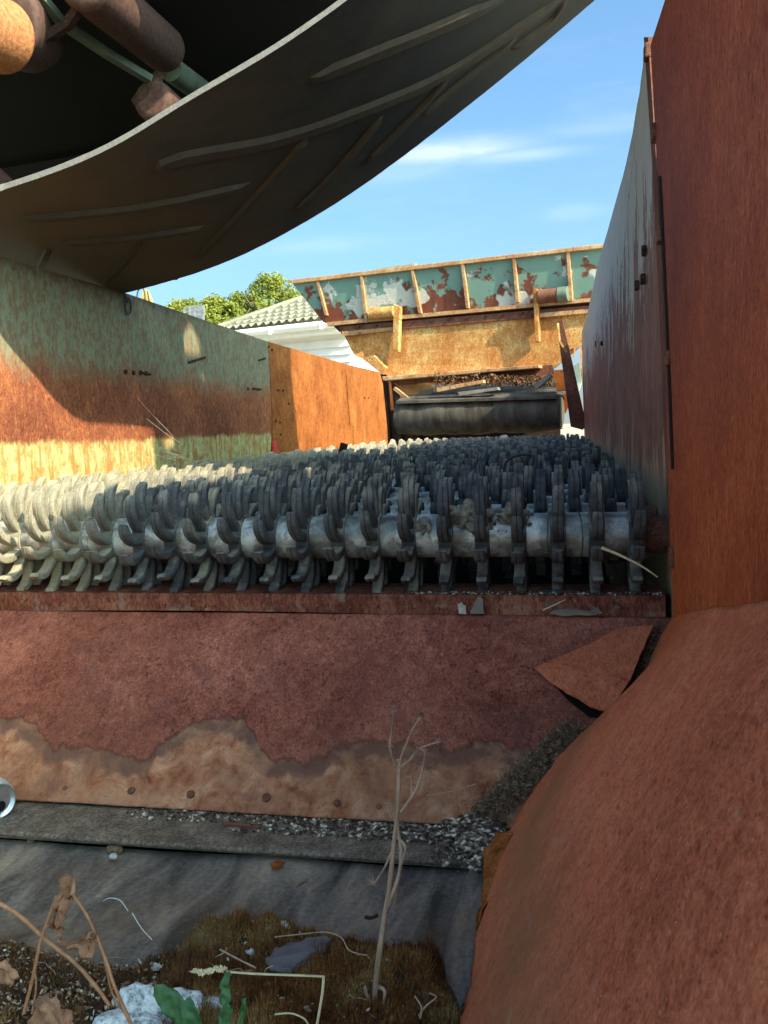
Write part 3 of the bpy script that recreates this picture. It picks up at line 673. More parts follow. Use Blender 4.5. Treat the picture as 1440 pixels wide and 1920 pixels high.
# top of the lower belt and its cut edges
o = belt_sheet('belt_inner_face', .0105, -1.75, 1.5, YN, YF, M_BELTIN, .01)
for (yy_, nm) in ((YN, 'belt_edge'), (YF, 'belt_edge')):
    V, Fc = [], []
    for i in range(401):
        x = -1.75+3.25*i/400; s = -1 if yy_ == YN else 1
        jz = mn.noise(Vector((x*50, yy_, 0)))*.0006 + (.002 if mn.noise(Vector((x*23, 9, 0))) > .62 else 0)
        V += [(x, yy_+s*.0008+s*jz, beltz(x, yy_)-.0003-jz), (x, yy_+s*.0008+s*jz, beltz(x, yy_)+.0108)]
    for i in range(400): Fc.append((2*i, 2*i+1, 2*i+3, 2*i+2))
    obj(nm, (V, Fc), M_BELTEDGE, cv)
def belthit(px, py):
    r = ray(px, py); lo_, hi_ = .3, 4.0
    fn = lambda t: r[2]*t - beltz(r[0]*t, r[1]*t)
    ts = np.linspace(lo_, hi_, 800)/r[1]*1.0
    prev = fn(ts[0])
    for t in ts[1:]:
        cur = fn(t)
        if prev*cur <= 0 and YN-.12 < r[1]*t < YF+.12: return Vector((r[0]*t, r[1]*t, beltz(r[0]*t, r[1]*t)))
        prev = cur
    return None
ribs = [([(292, 312), (345, 292), (500, 264), (680, 205), (850, 128), (1060, -10)], .013),
        ([(40, 408), (160, 398), (320, 376), (468, 343)], .010),
        ([(115, 453), (200, 447), (300, 437), (380, 424)], .009),
        ([(582, 146), (720, 92), (950, -6)], .013),
        ([(262, 448), (245, 478), (192, 532)], .008), ([(574, 258), (540, 300), (450, 400), (362, 487)], .010),
        ([(716, 216), (680, 262), (610, 340), (555, 392)], .009), ([(90, 465), (84, 480), (72, 502)], .007),
        ([(850, 130), (800, 190), (730, 262), (690, 300)], .009), ([(970, 62), (930, 100), (850, 165), (790, 215)], .009), ([(1062, 0), (1030, 40), (960, 90)], .009)]
for pts, r in ribs:
    P = [belthit(*p) for p in pts]; P = [p + Vector((0, 0, -.001)) for p in P if p is not None]
    if len(P) < 2: print('rib lost', pts); continue
    S_ = spline(P, 5); S_ = [Vector((p.x, p.y, beltz(p.x, p.y)-.001)) for p in S_]
    nS = len(S_); V, Fc = [], []
    for i, p in enumerate(S_):
        tg = (S_[min(i+1, nS-1)]-S_[max(i-1, 0)]).normalized(); sd = tg.cross(Vector((0, 0, 1))).normalized()
        e_ = max(.45, min(1, min(i+1, nS-i)/3)); w_ = r*1.6*e_*(1+.12*mn.noise(p*30)); h_ = .011*min(1, min(i+.3, nS-1-i+.3)/1.5)
        for (a_, k_) in ((-1, 0), (-.62, 1), (.62, 1), (1, 0)):
            q_v = p + sd*(a_*w_); V.append(Vector((q_v.x, q_v.y, beltz(q_v.x, q_v.y)+.001-k_*h_)))
    for i in range(nS-1):
        for k_ in range(3): Fc.append((i*4+k_, i*4+k_+1, i*4+k_+5, i*4+k_+4))
    Fc += [(0, 1, 2, 3), (nS*4-4, nS*4-3, nS*4-2, nS*4-1)]
    ob = obj('chevron_rib', (V, Fc), M_RIB, cv); smooth_angle(ob, 25)
# upper run, its idlers and frame
belt_sheet('upper_belt_run', .47, -1.9, .55, YN-.02, YF+.12, M_BELTIN, .01)
chx = [(604, -12), (590, 0), (500, 68), (400, 148), (372, 173), (343, 197)]
cp = [atY(px, py, 2.47) for px, py in chx]
cp.append(cp[-1] + (cp[-1]-cp[-2])*18)
V, Fc = [], []
for p in cp: V += [p, Vector((p.x, p.y, min(p.z-.01, beltz(p.x, 2.4)+.03))), p + Vector((0, .01, 0))]
for i in range(len(cp)-1): Fc += [(3*i, 3*i+1, 3*i+4, 3*i+3)]
obj('frame_channel', (V, Fc), M_GREENFRAME, cv); mod_solid(cv.children[-1], .006, 0)
slab('frame_side_plate', [(-1.10, 2.52, beltz(-1.1, 2.4)+.04), (-1.10, 2.52, beltz(-1.1, 2.4)+.55), (-3.4, 2.52, .95), (-3.4, 2.52, .42)], (0, 1, 0), .006, M_BELTIN, cv)
tube('channel_lip', [p + Vector((0, -.006, .004)) for p in cp], .0055, M_PALEGREEN, cv, 6)  # pale colour stands in for the sunlit edge of the green channel
cyl('idler_roller', atY(150, -40, 1.62), atY(312, 96, 2.06), .052, M_ROLLER, cv, 32, .02)
cyl('idler_roller', atY(283, 185, 1.98), atY(390, 275, 2.3), .047, M_ROLLER, cv, 32, .014)
tube('idler_pipe', [atY(318, 128, 2.09), atY(412, 196, 2.40)], .030, M_GREENFRAME, cv, 16)
tube('idler_frame', [atY(40, -50, 1.60), atY(118, 45, 1.70), atY(200, 100, 1.85), atY(300, 160, 2.02)], .012, M_GREENFRAME, cv, 4)
tube('idler_frame', [atY(172, -20, 1.64), atY(128, 45, 1.67), atY(90, 70, 1.68)], .012, M_DARKRUST, cv, 4)
tube('idler_bracket', [atY(300, 140, 2.0), atY(268, 175, 1.98), atY(255, 195, 1.99)], .013, M_DARKRUST, cv, 5)
cyl('return_drum', atY(-110, 20, 1.42), atY(12, 72, 1.60), .066, M_ROLLEND, cv, 40, .012)
cyl('return_drum_hub', atY(-5, 30, 1.60), atY(55, 60, 1.78), .080, M_ROLLER, cv, 40, .012)
cyl('idler_roller', atY(-60, 300, 1.75), atY(4, 352, 1.9), .032, M_ROLLER, cv, 24, .008)
# chain link hanging from the belt edge over the green wall
k0 = lw(237, 556, XL+.012)
tube('tie_strap', [lw(222, 535, XL+.012), lw(233, 552, XL+.014), lw(239, 566, XL+.013)], .004, M_BLACK, cv, 6)
# added out-of-view plate at the right shades wall and bed; cut-outs shape sun spots
HX = XL + 2.45
def shadow_at(px, py):
    p = lw(px, py); t = (HX-p.x)/SUN.x; q = p + SUN*t; return (q.y, q.z)
outer = [shadow_at(288, 900), shadow_at(287, 795)]
oy0 = outer[1][0]; zlow = 1.45
bm = bmesh.new()
def loop(pts):
    vs_ = [bm.verts.new((HX, p[0], p[1])) for p in pts]
    return [bm.edges.new((vs_[i], vs_[(i+1) % len(vs_)])) for i in range(len(vs_))]
r0 = shadow_at(545, 640); r1 = shadow_at(546, 700); r2 = shadow_at(560, 840)
slope = (r2[0]-r0[0])/(r2[1]-r0[1])
zc_ = shadow_at(287, 750)[1]
OUT = [(oy0, zlow), (oy0, zc_), (oy0-.3, zc_+.03), (oy0-.3, 2.95), (r0[0]+slope*(2.95-r0[1]), 2.95), r0, r1, r2, (r2[0]+slope*(zlow-r2[1]), zlow)]
edges = loop(OUT)
edges += loop([shadow_at(356, 605), shadow_at(374, 640), shadow_at(376, 666), shadow_at(335, 662), shadow_at(331, 652)])
edges += loop([shadow_at(373, 701), shadow_at(384, 709), shadow_at(384, 716)])
edges += loop([shadow_at(300, 580), shadow_at(316, 583), shadow_at(316, 592), shadow_at(308, 600)])
edges += loop([shadow_at(316+11*math.cos(a), 828+11*math.sin(a)) for a in [i*math.pi/5 for i in range(10)]])
res = bmesh.ops.triangle_fill(bm, use_beauty=True, use_dissolve=False, edges=edges)
o = obj('unseen_shade_plate', bm, M_GREENFRAME, cv); mod_solid(o, .004, 0)

# ------------------------------------------------------------------ feed hopper at the far end
hp0 = atY(800, 600, 6.95)
v1 = Vector(ray(-2800, 917)); v1.z = 0; v1.normalize(); HU = -v1      # along the hopper, left to right
HN = Vector((HU.y, -HU.x, 0)).normalized()
if HN.y > 0: HN = -HN                                                 # towards the camera
def hp(px, py, off=0.0): return onplane(px, py, hp0 + HN*off, HN)
hop = thing('feed_hopper', 'large rusty feed hopper with green ribbed flare at the far end of the screen', 'hopper', hp(860, 800))
flare = [hp(566, 529, .05), hp(1190, 455, .05), hp(1190, 555, 0), hp(612, 606, 0)]
slab('flare_panel', flare, -HN, .012, M_HOPGREEN, hop)
slab('flare_end', [hp(545, 527, .05), hp(566, 529, .05), hp(612, 606, 0.0), hp(606, 604, -.0)], -HN, .012, M_HOPGREEN, hop)
# rim angle iron
slab('rim', [hp(538, 525, .075), hp(1190, 450, .075), hp(1190, 458, .075), hp(548, 532, .075)], -HN, .04, M_PALE, hop, bev=.004)
ribsH = [((594, 524), (613, 592), .05), ((677, 517), (688, 606), .05), ((772, 506), (788, 588), .05), ((866, 496), (877, 579), .05), ((962, 484), (970, 568), .05), ((1063, 472), (1070, 566), .05)]
for (a, c, dpt) in ribsH:
    A = hp(*a, .05); B = hp(*c, 0.0); wv = HU*.022
    tri = [A, A+wv, B+wv, B]
    V = [A, A+wv, B+wv, B, A+HN*.022, A+wv+HN*.022, B+wv+HN*(dpt-.01), B+HN*(dpt-.01)]
    Fc = [(4, 5, 6, 7), (0, 4, 7, 3), (1, 2, 6, 5), (3, 7, 6, 2), (0, 1, 5, 4)]
    obj('flare_rib', (V, Fc), M_PALE, hop)
slab('flare_foot', [hp(612, 604, .035), hp(1190, 551, .035), hp(1190, 558, .035), hp(614, 611, .035)], -HN, .06, M_PALE, hop)
slab('shadow_gap', [hp(622, 608, -.03), hp(1190, 556, -.03), hp(1190, 590, -.03), hp(636, 622, -.03)], -HN, .01, M_DARKRUST, hop)
slab('red_beam', [hp(635, 612, .012), hp(1190, 566, .012), hp(1190, 580, .012), hp(640, 626, .012)], -HN, .05, M_RUST, hop)
slab('body_plate', [hp(640, 618, -.002), hp(1190, 572, -.002), hp(1190, 640, -.002), hp(1090, 648, -.002), hp(1040, 690, -.002), hp(735, 712, -.002), hp(700, 682, -.02), hp(664, 666, -.002)], -HN, .02, M_YELLOW, hop)
slab('ledge', [hp(640, 622, .03), hp(738, 613, .03), hp(738, 619, .03), hp(645, 630, .03)], -HN, .05, M_PALE, hop)
slab('ledge', [hp(1012, 587, .03), hp(1190, 572, .03), hp(1190, 579, .03), hp(1012, 595, .03)], -HN, .05, M_PALE, hop)
slab('discharge_lip', [hp(716, 706, .10), hp(1010, 684, .10), hp(1010, 690, .10), hp(718, 714, .10)], -HN, .16, M_PALE, hop, bev=.004)
slab('lip_upright', [hp(722, 708, -.0), hp(1035, 684, -.0), hp(1040, 700, -.0), hp(740, 722, -.0)], -HN, .02, M_RUST, hop)
# clamp bars and pins
slab('clamp_bar', [hp(738, 570, .075), hp(750, 575, .075), hp(747, 660, .065), hp(735, 655, .065)], -HN, .05, M_YELLOW, hop, bev=.004)
slab('clamp_bar', [hp(999, 541, .075), hp(1007, 541, .075), hp(1011, 640, .065), hp(1003, 642, .065)], -HN, .05, M_YELLOW, hop, bev=.004)
cyl('hinge_pin', hp(693, 588, .06), hp(740, 584, .06), .045, M_YELLOW, hop, 20, .006)
cyl('hinge_pin', hp(1010, 556, .06), hp(1058, 552, .06), .050, M_RUST, hop, 20, .006)
cyl('hinge_pin_sleeve', hp(1046, 553, .06), hp(1066, 551, .06), .055, M_GREENFRAME, hop, 20, .006)
for px in range(640, 1000, 34): 
    c = hp(px, 616-(px-640)*.084, .012); cyl('bolt', c, c + HN*.015, .009, M_DARKRUST, hop, 6)
# left lower frame, struts
slab('side_bracket', [hp(680, 672, .06), hp(700, 668, .06), hp(722, 690, .06), hp(716, 700, .06)], -HN, .05, M_YELLOW, hop)
slab('chute_wing', [hp(738, 716, .0), hp(800, 716, -.1), hp(822, 735, -.1), hp(790, 752, .0), hp(757, 742, .02)], -HN, .012, M_YELLOW, hop)
tube('angle_strut', [hp(740, 728, .08), hp(770, 752, .12)], .018, M_PALE, hop, 4)
tube('angle_strut', [hp(742, 745, .08), hp(768, 760, .12)], .018, M_DARKRUST, hop, 4)
for (pA, pB, ww) in (((712, 700), (722, 828), 10), ((733, 712), (745, 826), 8)):
    slab('frame_post', [hp(pA[0], pA[1], -.1), hp(pA[0]+ww, pA[1], -.1), hp(pB[0]+ww, pB[1], -.1), hp(pB[0], pB[1], -.1)], -HN, .06, M_DARKRUST, hop)
slab('back_wall', [hp(700, 715, -.55), hp(1100, 690, -.55), hp(1060, 775, -.55), hp(740, 790, -.55)], -HN, .02, M_ORANGE, hop)
# chute floor behind lip: boards and litter
tray = [hp(742, 752, .25), hp(1045, 742, .25), hp(1040, 712, -.45), hp(790, 722, -.45)]
slab('chute_floor', tray, (0, 0, -1), .02, M_CURTAIN, hop)
# drum with hanging rubber
zt_ = hp(900, 748, .28)
cyl('feed_drum', hp(752, 783, .10), hp(1052, 772, .10), .130, M_CURTAIN, hop, 40, .02)
V, Fc = [], []
dA, dB = hp(750, 783, .10), hp(1054, 772, .10)
for i in range(61):
    t = i/60; C0 = dA.lerp(dB, t)
    for j in range(19):
        a = -.25*math.pi + 1.35*math.pi*j/18
        rr_ = .146 + .014*mn.noise(Vector((t*9, j*.12, 0))) - .02*(abs(t-.5)*2)**6
        V.append(C0 + Vector((0, 0, 1))*math.cos(a)*rr_ + HN*math.sin(a)*rr_)
for i in range(60):
    for j in range(18): Fc.append((i*19+j, i*19+j+1, (i+1)*19+j+1, (i+1)*19+j))
obj('rubber_lagging', (V, Fc), M_CURTAIN, hop, smooth=True); mod_solid(hop.children[-1], .01, 0)
V, Fc = [], []
for i in range(31):
    t = i/30; px = 748+(1056-748)*t; a = hp(px, 749-8*t, .10); V += [a, a - HN*.28 + Vector((0, 0, .045))]
for i in range(30): Fc.append((2*i, 2*i+1, 2*i+3, 2*i+2))
obj('drum_cover', (V, Fc), M_CURTAIN, hop, smooth=True); mod_solid(hop.children[-1], .01, 0)
slab('under_drum_plate', [hp(690, 770, -.14), hp(762, 768, -.14), hp(764, 812, -.14), hp(1050, 786, -.14), hp(1050, 860, -.14), hp(690, 860, -.14)], -HN, .02, M_DARKRUST, hop)
slab('body_side', [hp(1090, 640, -.3), hp(1200, 630, -.3), hp(1200, 900, -.3), hp(1098, 900, -.3)], -HN, .02, M_ORANGE, hop)
for (a, c, w_, m) in (((1052, 598), (1098, 800), .1, M_RUST),):
    slab('guide_plate', [hp(1043, 604, .22), hp(1054, 598, .22), hp(1099, 797, .12), hp(1092, 806, .12), hp(1070, 800, .12)], -HN, .015, M_RUST, hop)
tube('bent_bar', [hp(1046, 606, .26), hp(1050, 640, .28), hp(1062, 660, .22)], .010, M_YELLOW, hop, 4)
tube('bent_bar', [hp(1066, 655, .0), hp(1066, 690, .0)], .008, M_PALE, hop, 4)
tube('bent_bar', [hp(1064, 655, .0), hp(1077, 652, .0), hp(1076, 672, .0)], .008, M_PALE, hop, 4)
slab('green_bracket', [hp(1070, 690, -.1), hp(1086, 680, -.1), hp(1090, 720, -.1), hp(1080, 745, -.1)], -HN, .02, M_PALEGREEN, hop)
tube('frame_edge', [hp(1089, 655, .0), hp(1094, 720, .0), hp(1099, 792, .0)], .010, M_YELLOW, hop, 4)
for dx in (0.0, 2.2):
    p = hp(720, 820, -.4) + HU*dx; box('support_leg', (p.x, p.y, (GROUND+p.z)/2), (.1, .1, p.z-GROUND), M_RUST, hop)
    p = hp(720, 620, -.25) + HU*dx
for dx in (.35, 1.95):
    p = hp(700, 640, -.12) + HU*dx; q_2 = p.z
    box('support_post', (p.x, p.y-.0, (GROUND+p.z)/2), (.08, .08, p.z-GROUND), M_DARKRUST, hop)

# boards and litter lying in the hopper mouth
for (pts, lab, mt) in (([(818, 727), (905, 712), (906, 718), (820, 735)], 'orange-brown flat bar lying across the hopper mouth', M_PALE),
                  ([(858, 735), (932, 726), (934, 731), (862, 742)], 'grey green board lying under the hopper lip', M_WOOD),
                  ([(1000, 722), (1030, 699), (1035, 704), (1008, 728)], 'grey board end leaning up at the right side of the hopper mouth', M_WOOD)):
    o = slab('loose_board', [hp(a, c, .22) for a, c in pts], -HN, .06, mt); tag(o, lab, 'board', 'boards in the hopper mouth')
o = slab('drilled_bracket', [hp(785, 733, .2), hp(812, 729, .2), hp(812, 738, .2), hp(786, 741, .2)], -HN, .02, M_BLACK); tag(o, 'small black bracket with bolt holes at the left of the hopper mouth', 'bracket')
V, Fc = [], []
for i in range(2600):
    px = R.uniform(815, 1035); py = R.uniform(700, 722) + (px < 870)*R.uniform(-4, 4)
    if px > 930: py = R.uniform(704, 724)
    c = hp(px, py, R.uniform(-.05, .14)); s = R.uniform(.006, .018)
    d = [Vector((R.gauss(0, 1), R.gauss(0, 1), R.gauss(0, 1))).normalized()*s for _ in range(3)]
    k = len(V); V += [c+d[0], c+d[1], c+d[2]]; Fc.append((k, k+1, k+2))
o = obj('leaf_litter', (V, Fc), M_DEBRIS); tag(o, 'brown leaf litter heaped in the hopper mouth', None, None, 'stuff')

# ------------------------------------------------------------------ house
HY = 13.0
h0 = atY(545, 620, HY); hd = Vector(ray(-2074, 895)); hd.z = 0; hd.normalize(); hd = -hd
hn = Vector((hd.y, -hd.x, 0)); hn = -hn if hn.y > 0 else hn
def hw(px, py, off=0.0): return onplane(px, py, h0 + hn*off, hn)
house = thing('white_house', 'white boarded house with a cream tiled hip roof behind the machine', 'house', Vector((h0.x, h0.y, GROUND)))
eL = hw(395, 640); eR = eL + hd*2.5; zt = hw(545, 624).z
base = Vector((eL.x, eL.y, GROUND)) + hd*.35 - hn*.35
lenw = 2.1; nb_ = 26; bh = (zt-.12-GROUND)/nb_
for i in range(nb_):
    z0 = GROUND + i*bh
    A = base.copy(); A.z = z0
    V = [A + hn*.04, A + hd*lenw + hn*.04, A + hd*lenw + Vector((0, 0, bh)), A + Vector((0, 0, bh)), A, A+hd*lenw]
    obj('siding_board', (V, [(0, 1, 2, 3), (0, 4, 5, 1)]), M_SIDING, house)
A = base - hn*.02; B = A + hd*lenw; C_ = B - hn*4.5; D = A - hn*4.5
V = [Vector((p.x, p.y, z_)) for z_ in (GROUND, zt-.05) for p in (A, B, C_, D)]
obj('wall', (V, [(0, 1, 5, 4), (1, 2, 6, 5), (2, 3, 7, 6), (3, 0, 4, 7)]), M_SIDING, house)
# fascia/soffit, gutter
fz = zt-.02
g0 = Vector((eL.x, eL.y, fz)); g1 = g0 + hd*2.5
slab('soffit', [g0, g1, g1 - hn*.4, g0 - hn*.4], (0, 0, -1), .03, M_SIDING, house)
slab('fascia', [g0+Vector((0, 0, .0)), g1, g1+Vector((0, 0, .14)), g0+Vector((0, 0, .14))], -hn, .03, M_GUTTER, house)
tube('gutter', [g0 + hn*.06 + Vector((0, 0, .08)), g1 + hn*.06 + Vector((0, 0, .08))], .06, M_GUTTER, house, 10)
for k in range(3):
    c = g0 + hd*(.35+k*.95) + hn*.125 + Vector((0, 0, .06)); box('gutter_clip', c, (.05, .03, .10), M_GUTTER, house)
# roof with stepped tile courses
rid = 2.4; rz = 1.02
ev0 = g0 + hn*.02 + Vector((0, 0, .15)); 
def roofpt(u, s): # u metres along eave, s 0..1 up the slope
    return ev0 + hd*u - hn*(rid*s) + Vector((0, 0, rz*s))
V, Fc = [], []
NU, NS = 260, 96; courses = 11
idx = {}
for j in range(NS+1):
    s = j/NS; hip = s*1.75
    for i in range(NU+1):
        u = 2.5*i/NU
        fr_ = (s*courses) % 1.0
        wave = .020*math.sin(u*2*math.pi/.15)
        h = .05*(1-fr_) + wave
        V.append(roofpt(max(u, hip), s + .006*math.sin(u*2*math.pi/.15)) + Vector((0, 0, h)))
for j in range(NS):
    for i in range(NU):
        if 2.5*(i+1)/NU <= (j/NS)*1.75: continue
        Fc.append((j*(NU+1)+i, j*(NU+1)+i+1, (j+1)*(NU+1)+i+1, (j+1)*(NU+1)+i))
obj('roof', (V, Fc), M_TILE, house)
V = [roofpt(0, 0), roofpt(1.75, 1), roofpt(1.75, 1) - hn*.01, roofpt(0, 0) - hn*4.9]
obj('roof_hip_side', ([V[0], V[1], V[3]], [(0, 1, 2)]), M_TILE, house)
tube('ridge_cap', [roofpt(0, 0)+Vector((0, 0, .04)), roofpt(1.75, 1)+Vector((0, 0, .05))], .05, M_TILE, house, 8)
tube('ridge_cap', [roofpt(1.75, 1)+Vector((0, 0, .05)), roofpt(2.5, 1)+Vector((0, 0, .05))], .06, M_TILE, house, 8)

# ------------------------------------------------------------------ trees
def tree(px, pyTop, Y, rad, label, seed, n=7000):
    n = int(n*3.4)
    rr = random.Random(seed); topp = atY(px, pyTop, Y); bx_, by_ = topp.x, topp.y
    H = topp.z - GROUND
    t = thing('leafy_tree', label, 'tree', (bx_, by_, GROUND), 'trees behind the white house')
    V, Fc = [], []
    tube_into(V, Fc, [(bx_, by_, GROUND), (bx_+.1, by_, GROUND+H*.4), (bx_-.1, by_+.1, GROUND+H*.8)], [.22, .16, .05], 10)
    ends = []
    for k in range(14):
        a = rr.uniform(0, 6.28); z0 = GROUND+H*rr.uniform(.3, .7); e = Vector((bx_+math.cos(a)*rad*rr.uniform(.4, .8), by_+math.sin(a)*rad*rr.uniform(.4, .8), z0+H*rr.uniform(.12, .28)))
        tube_into(V, Fc, [(bx_, by_, z0), Vector((bx_, by_, z0)).lerp(e, .5)+Vector((0, 0, .1)), e], [.07, .045, .015], 6); ends.append(e)
    obj('trunk', (V, Fc), M_BARK, t)
    V, Fc = [], []
    cl = []
    for k in range(240):
        a = rr.uniform(0, 6.28); hh = rr.random()**.8; rz_ = rad*math.sqrt(max(0.05, 1-(hh*1.0)**2.2))*rr.uniform(.35, 1.0)
        cl.append((Vector((bx_+math.cos(a)*rz_, by_+math.sin(a)*rz_, GROUND+H*(.42+.56*hh))), rad*rr.uniform(.06, .17)))
    cl.append((Vector((bx_, by_, topp.z-rad*.2)), rad*.2))
    for k in range(n):
        c, r = cl[rr.randrange(len(cl))]
        d = Vector((rr.gauss(0, 1), rr.gauss(0, 1), rr.gauss(0, 1))); d = d.normalized()*r*rr.random()**.35
        p = c+d; s = rr.uniform(.022, .055)
        q1 = Vector((rr.gauss(0, 1), rr.gauss(0, 1), rr.gauss(0, .6))).normalized(); q2 = q1.orthogonal().normalized()
        i0 = len(V); V += [p-q1*s, p+q2*s*.6, p+q1*s, p-q2*s*.6]; Fc.append((i0, i0+1, i0+2, i0+3))
    obj('crown', (V, Fc), M_TREE, t)
tree(508, 516, 24, 1.5, 'tallest yellow-green tree, rising behind the left end of the tiled roof', 3, 6500)
tree(452, 545, 25, 1.2, 'thin-crowned tree between the bushy green tree and the tallest one', 5, 2600)
tree(405, 560, 22, 1.5, 'bushy green tree just left of the tiled roof', 8, 9000)
tree(345, 563, 26, 1.7, 'low green tree at the left, behind the small grey cage', 11, 8000)
tree(470, 560, 28, 1.6, 'broad hazy green tree filling in low behind the others', 21, 5000)
tree(560, 545, 27, 1.1, 'green tree partly behind the corner of the feed hopper', 14, 4500)

# small machinery poking over the left wall
jb = thing('crane_jib', 'yellow jib tip with dark cables poking above the green wall', 'crane', atY(285, 640, 9.0))
P_ = [atY(262, 600, 9), atY(270, 541, 9), atY(292, 598, 9)]
slab('jib_plate', [atY(262, 575, 9), atY(269, 541, 9), atY(276, 545, 9), atY(293, 590, 9)], (0, 1, 0), .05, M_YELLOWPAINT, jb)
tube('cable', spline([atY(256, 580, 8.95), atY(258, 548, 8.95), atY(268, 540, 8.95), atY(272, 560, 8.95), atY(268, 590, 8.95)], 5), .008, M_BLACK, jb, 5)
tube('cable', [atY(277, 546, 8.95), atY(279, 562, 8.95), atY(298, 600, 8.95)], .008, M_BLACK, jb, 5)
pt0 = atY(275, 590, 9.02); box('jib_mast', (pt0.x, 9.03, (pt0.z+GROUND)/2), (.12, .08, pt0.z-GROUND), M_YELLOWPAINT, jb)
cg = thing('grey_cage', 'small grey metal cage box standing beyond the green wall', 'cage', atY(362, 640, 11.0))
for (a, c) in (((346, 580), (346, 640)), ((356, 576), (356, 640)), ((366, 574), (366, 640)), ((381, 572), (381, 640))):
    tube('cage_post', [atY(a[0], a[1], 11), atY(c[0], c[1], 11)], .02, M_GLASSY, cg, 4)
for py in (574, 582, 590, 600): tube('cage_rail', [atY(344, py+5, 11), atY(356, py+1, 11), atY(382, py-1, 11)], .012, M_GLASSY, cg, 4)
slab('cage_panel', [atY(355, 577, 11.1), atY(382, 573, 11.1), atY(382, 640, 11.1), atY(355, 640, 11.1)], (0, 1, 0), .03, M_GLASSY, cg)
pt0 = atY(365, 640, 11.05); box('cage_stand', (pt0.x, 11.08, (pt0.z+GROUND)/2), (.15, .05, pt0.z-GROUND), M_GLASSY, cg)

# ------------------------------------------------------------------ small things
# moss
outl = [(-30, 1740), (40, 1752), (110, 1775), (160, 1795), (215, 1803), (245, 1798), (290, 1775), (325, 1760), (350, 1745), (372, 1722), (400, 1712), (440, 1708), (470, 1718), (520, 1718), (570, 1722), (610, 1733), (650, 1752), (690, 1756), (735, 1752), (765, 1738), (790, 1728), (812, 1738), (826, 1760), (832, 1800), (846, 1840), (862, 1890), (872, 1940), (870, 2060), (-200, 2060), (-200, 1740)]
MZ = -.568
mo = [atZ(px, py, MZ) for px, py in outl]
def inpoly(x, y, P):
    c = False; j = len(P)-1
    for i in range(len(P)):
        if (P[i].y > y) != (P[j].y > y) and x < (P[j].x-P[i].x)*(y-P[i].y)/(P[j].y-P[i].y+1e-12)+P[i].x: c = not c
        j = i
    return c
def edist(x, y, P):
    d = 9.0
    for i in range(len(P)):
        a = P[i]; c = P[(i+1) % len(P)]; ax_, ay_ = c.x-a.x, c.y-a.y; t = max(0, min(1, ((x-a.x)*ax_+(y-a.y)*ay_)/(ax_*ax_+ay_*ay_+1e-12)))
        d = min(d, math.hypot(x-a.x-ax_*t, y-a.y-ay_*t))
    return d
def mossz(x, y):
    d = edist(x, y, mo); k = min(1, d/.03)
    return -.588 + (.020*k**.6 + .022*mn.noise(Vector((x*15, y*15, 0)))*k) + .010*mn.noise(Vector((x*50, y*50, 4)))*k
xs_ = np.linspace(-.80, -.04, 150); ys_ = np.linspace(.60, .92, 80)
V, Fc, mp = [], [], {}
for j, y_ in enumerate(ys_):
    for i, x_ in enumerate(xs_):
        if inpoly(x_, y_, mo): mp[(i, j)] = len(V); V.append((x_, y_, mossz(x_, y_)))
for (i, j) in list(mp):
    if all(q in mp for q in ((i+1, j), (i+1, j+1), (i, j+1))): Fc.append((mp[(i, j)], mp[(i+1, j)], mp[(i+1, j+1)], mp[(i, j+1)]))
o = obj('mossy_soil', (V, Fc), M_MOSSGROUND, smooth=True); tag(o, 'dark soil bank under the moss', None, None, 'structure')
V, Fc = [], []
cnt = 0
while cnt < 80000:
    x_ = R.uniform(-.78, -.05); y_ = R.uniform(.62, .915)
    if not inpoly(x_, y_, mo): continue
    z_ = mossz(x_, y_)
    cl_ = mn.noise(Vector((x_*70, y_*70, 9)))
    if cl_ < -.25 and R.random() < .7: continue
    if x_ < -.42 and R.random() < .45 + .3*cl_: continue
    cnt += 1
    hgt = R.uniform(.004, .016)*(1+1.0*cl_)*(.7 if x_ < -.42 else 1.1); wd = R.uniform(.0005, .0011)
    a = R.uniform(0, 6.28); dx, dy = math.cos(a)*wd, math.sin(a)*wd
    ln = Vector((R.gauss(0, .25)+cl_*.3, R.gauss(0, .25), 1)).normalized()*hgt
    p = Vector((x_, y_, z_-.001)); k = len(V); V += [p+Vector((dx, dy, 0)), p-Vector((dx, dy, 0)), p+ln]; Fc.append((k, k+1, k+2))
o = obj('moss', (V, Fc), M_MOSS); tag(o, 'brown and olive cushion moss along the near ledge', None, None, 'stuff')

# gravel and grit
def rockmesh(seed, sub=1, amp=.35):
    bm = bmesh.new(); bmesh.ops.create_icosphere(bm, subdivisions=sub, radius=1)
    for v in bm.verts: v.co *= 1 + amp*mn.noise(v.co*1.7+Vector((seed*7.1, 0, 0)))+amp*.4*mn.noise(v.co*4+Vector((0, seed*3., 0)))
    V = [v.co.copy() for v in bm.verts]; F_ = [tuple(v.index for v in f.verts) for f in bm.faces]; bm.free(); return V, F_
RK = [rockmesh(s) for s in range(8)]
def add_rock(V, Fc, p, s, fl=.7):
    rv, rf_ = RK[R.randrange(8)]; k = len(V); M_ = Matrix.Rotation(R.uniform(0, 6.28), 3, 'Z') @ Matrix.Rotation(R.uniform(-.6, .6), 3, 'X')
    for v in rv:
        q = M_ @ v; V.append(Vector((p[0]+q.x*s, p[1]+q.y*s, p[2]+q.z*s*fl)))
    for f_ in rf_: Fc.append(tuple(i+k for i in f_))
V, Fc = [], []
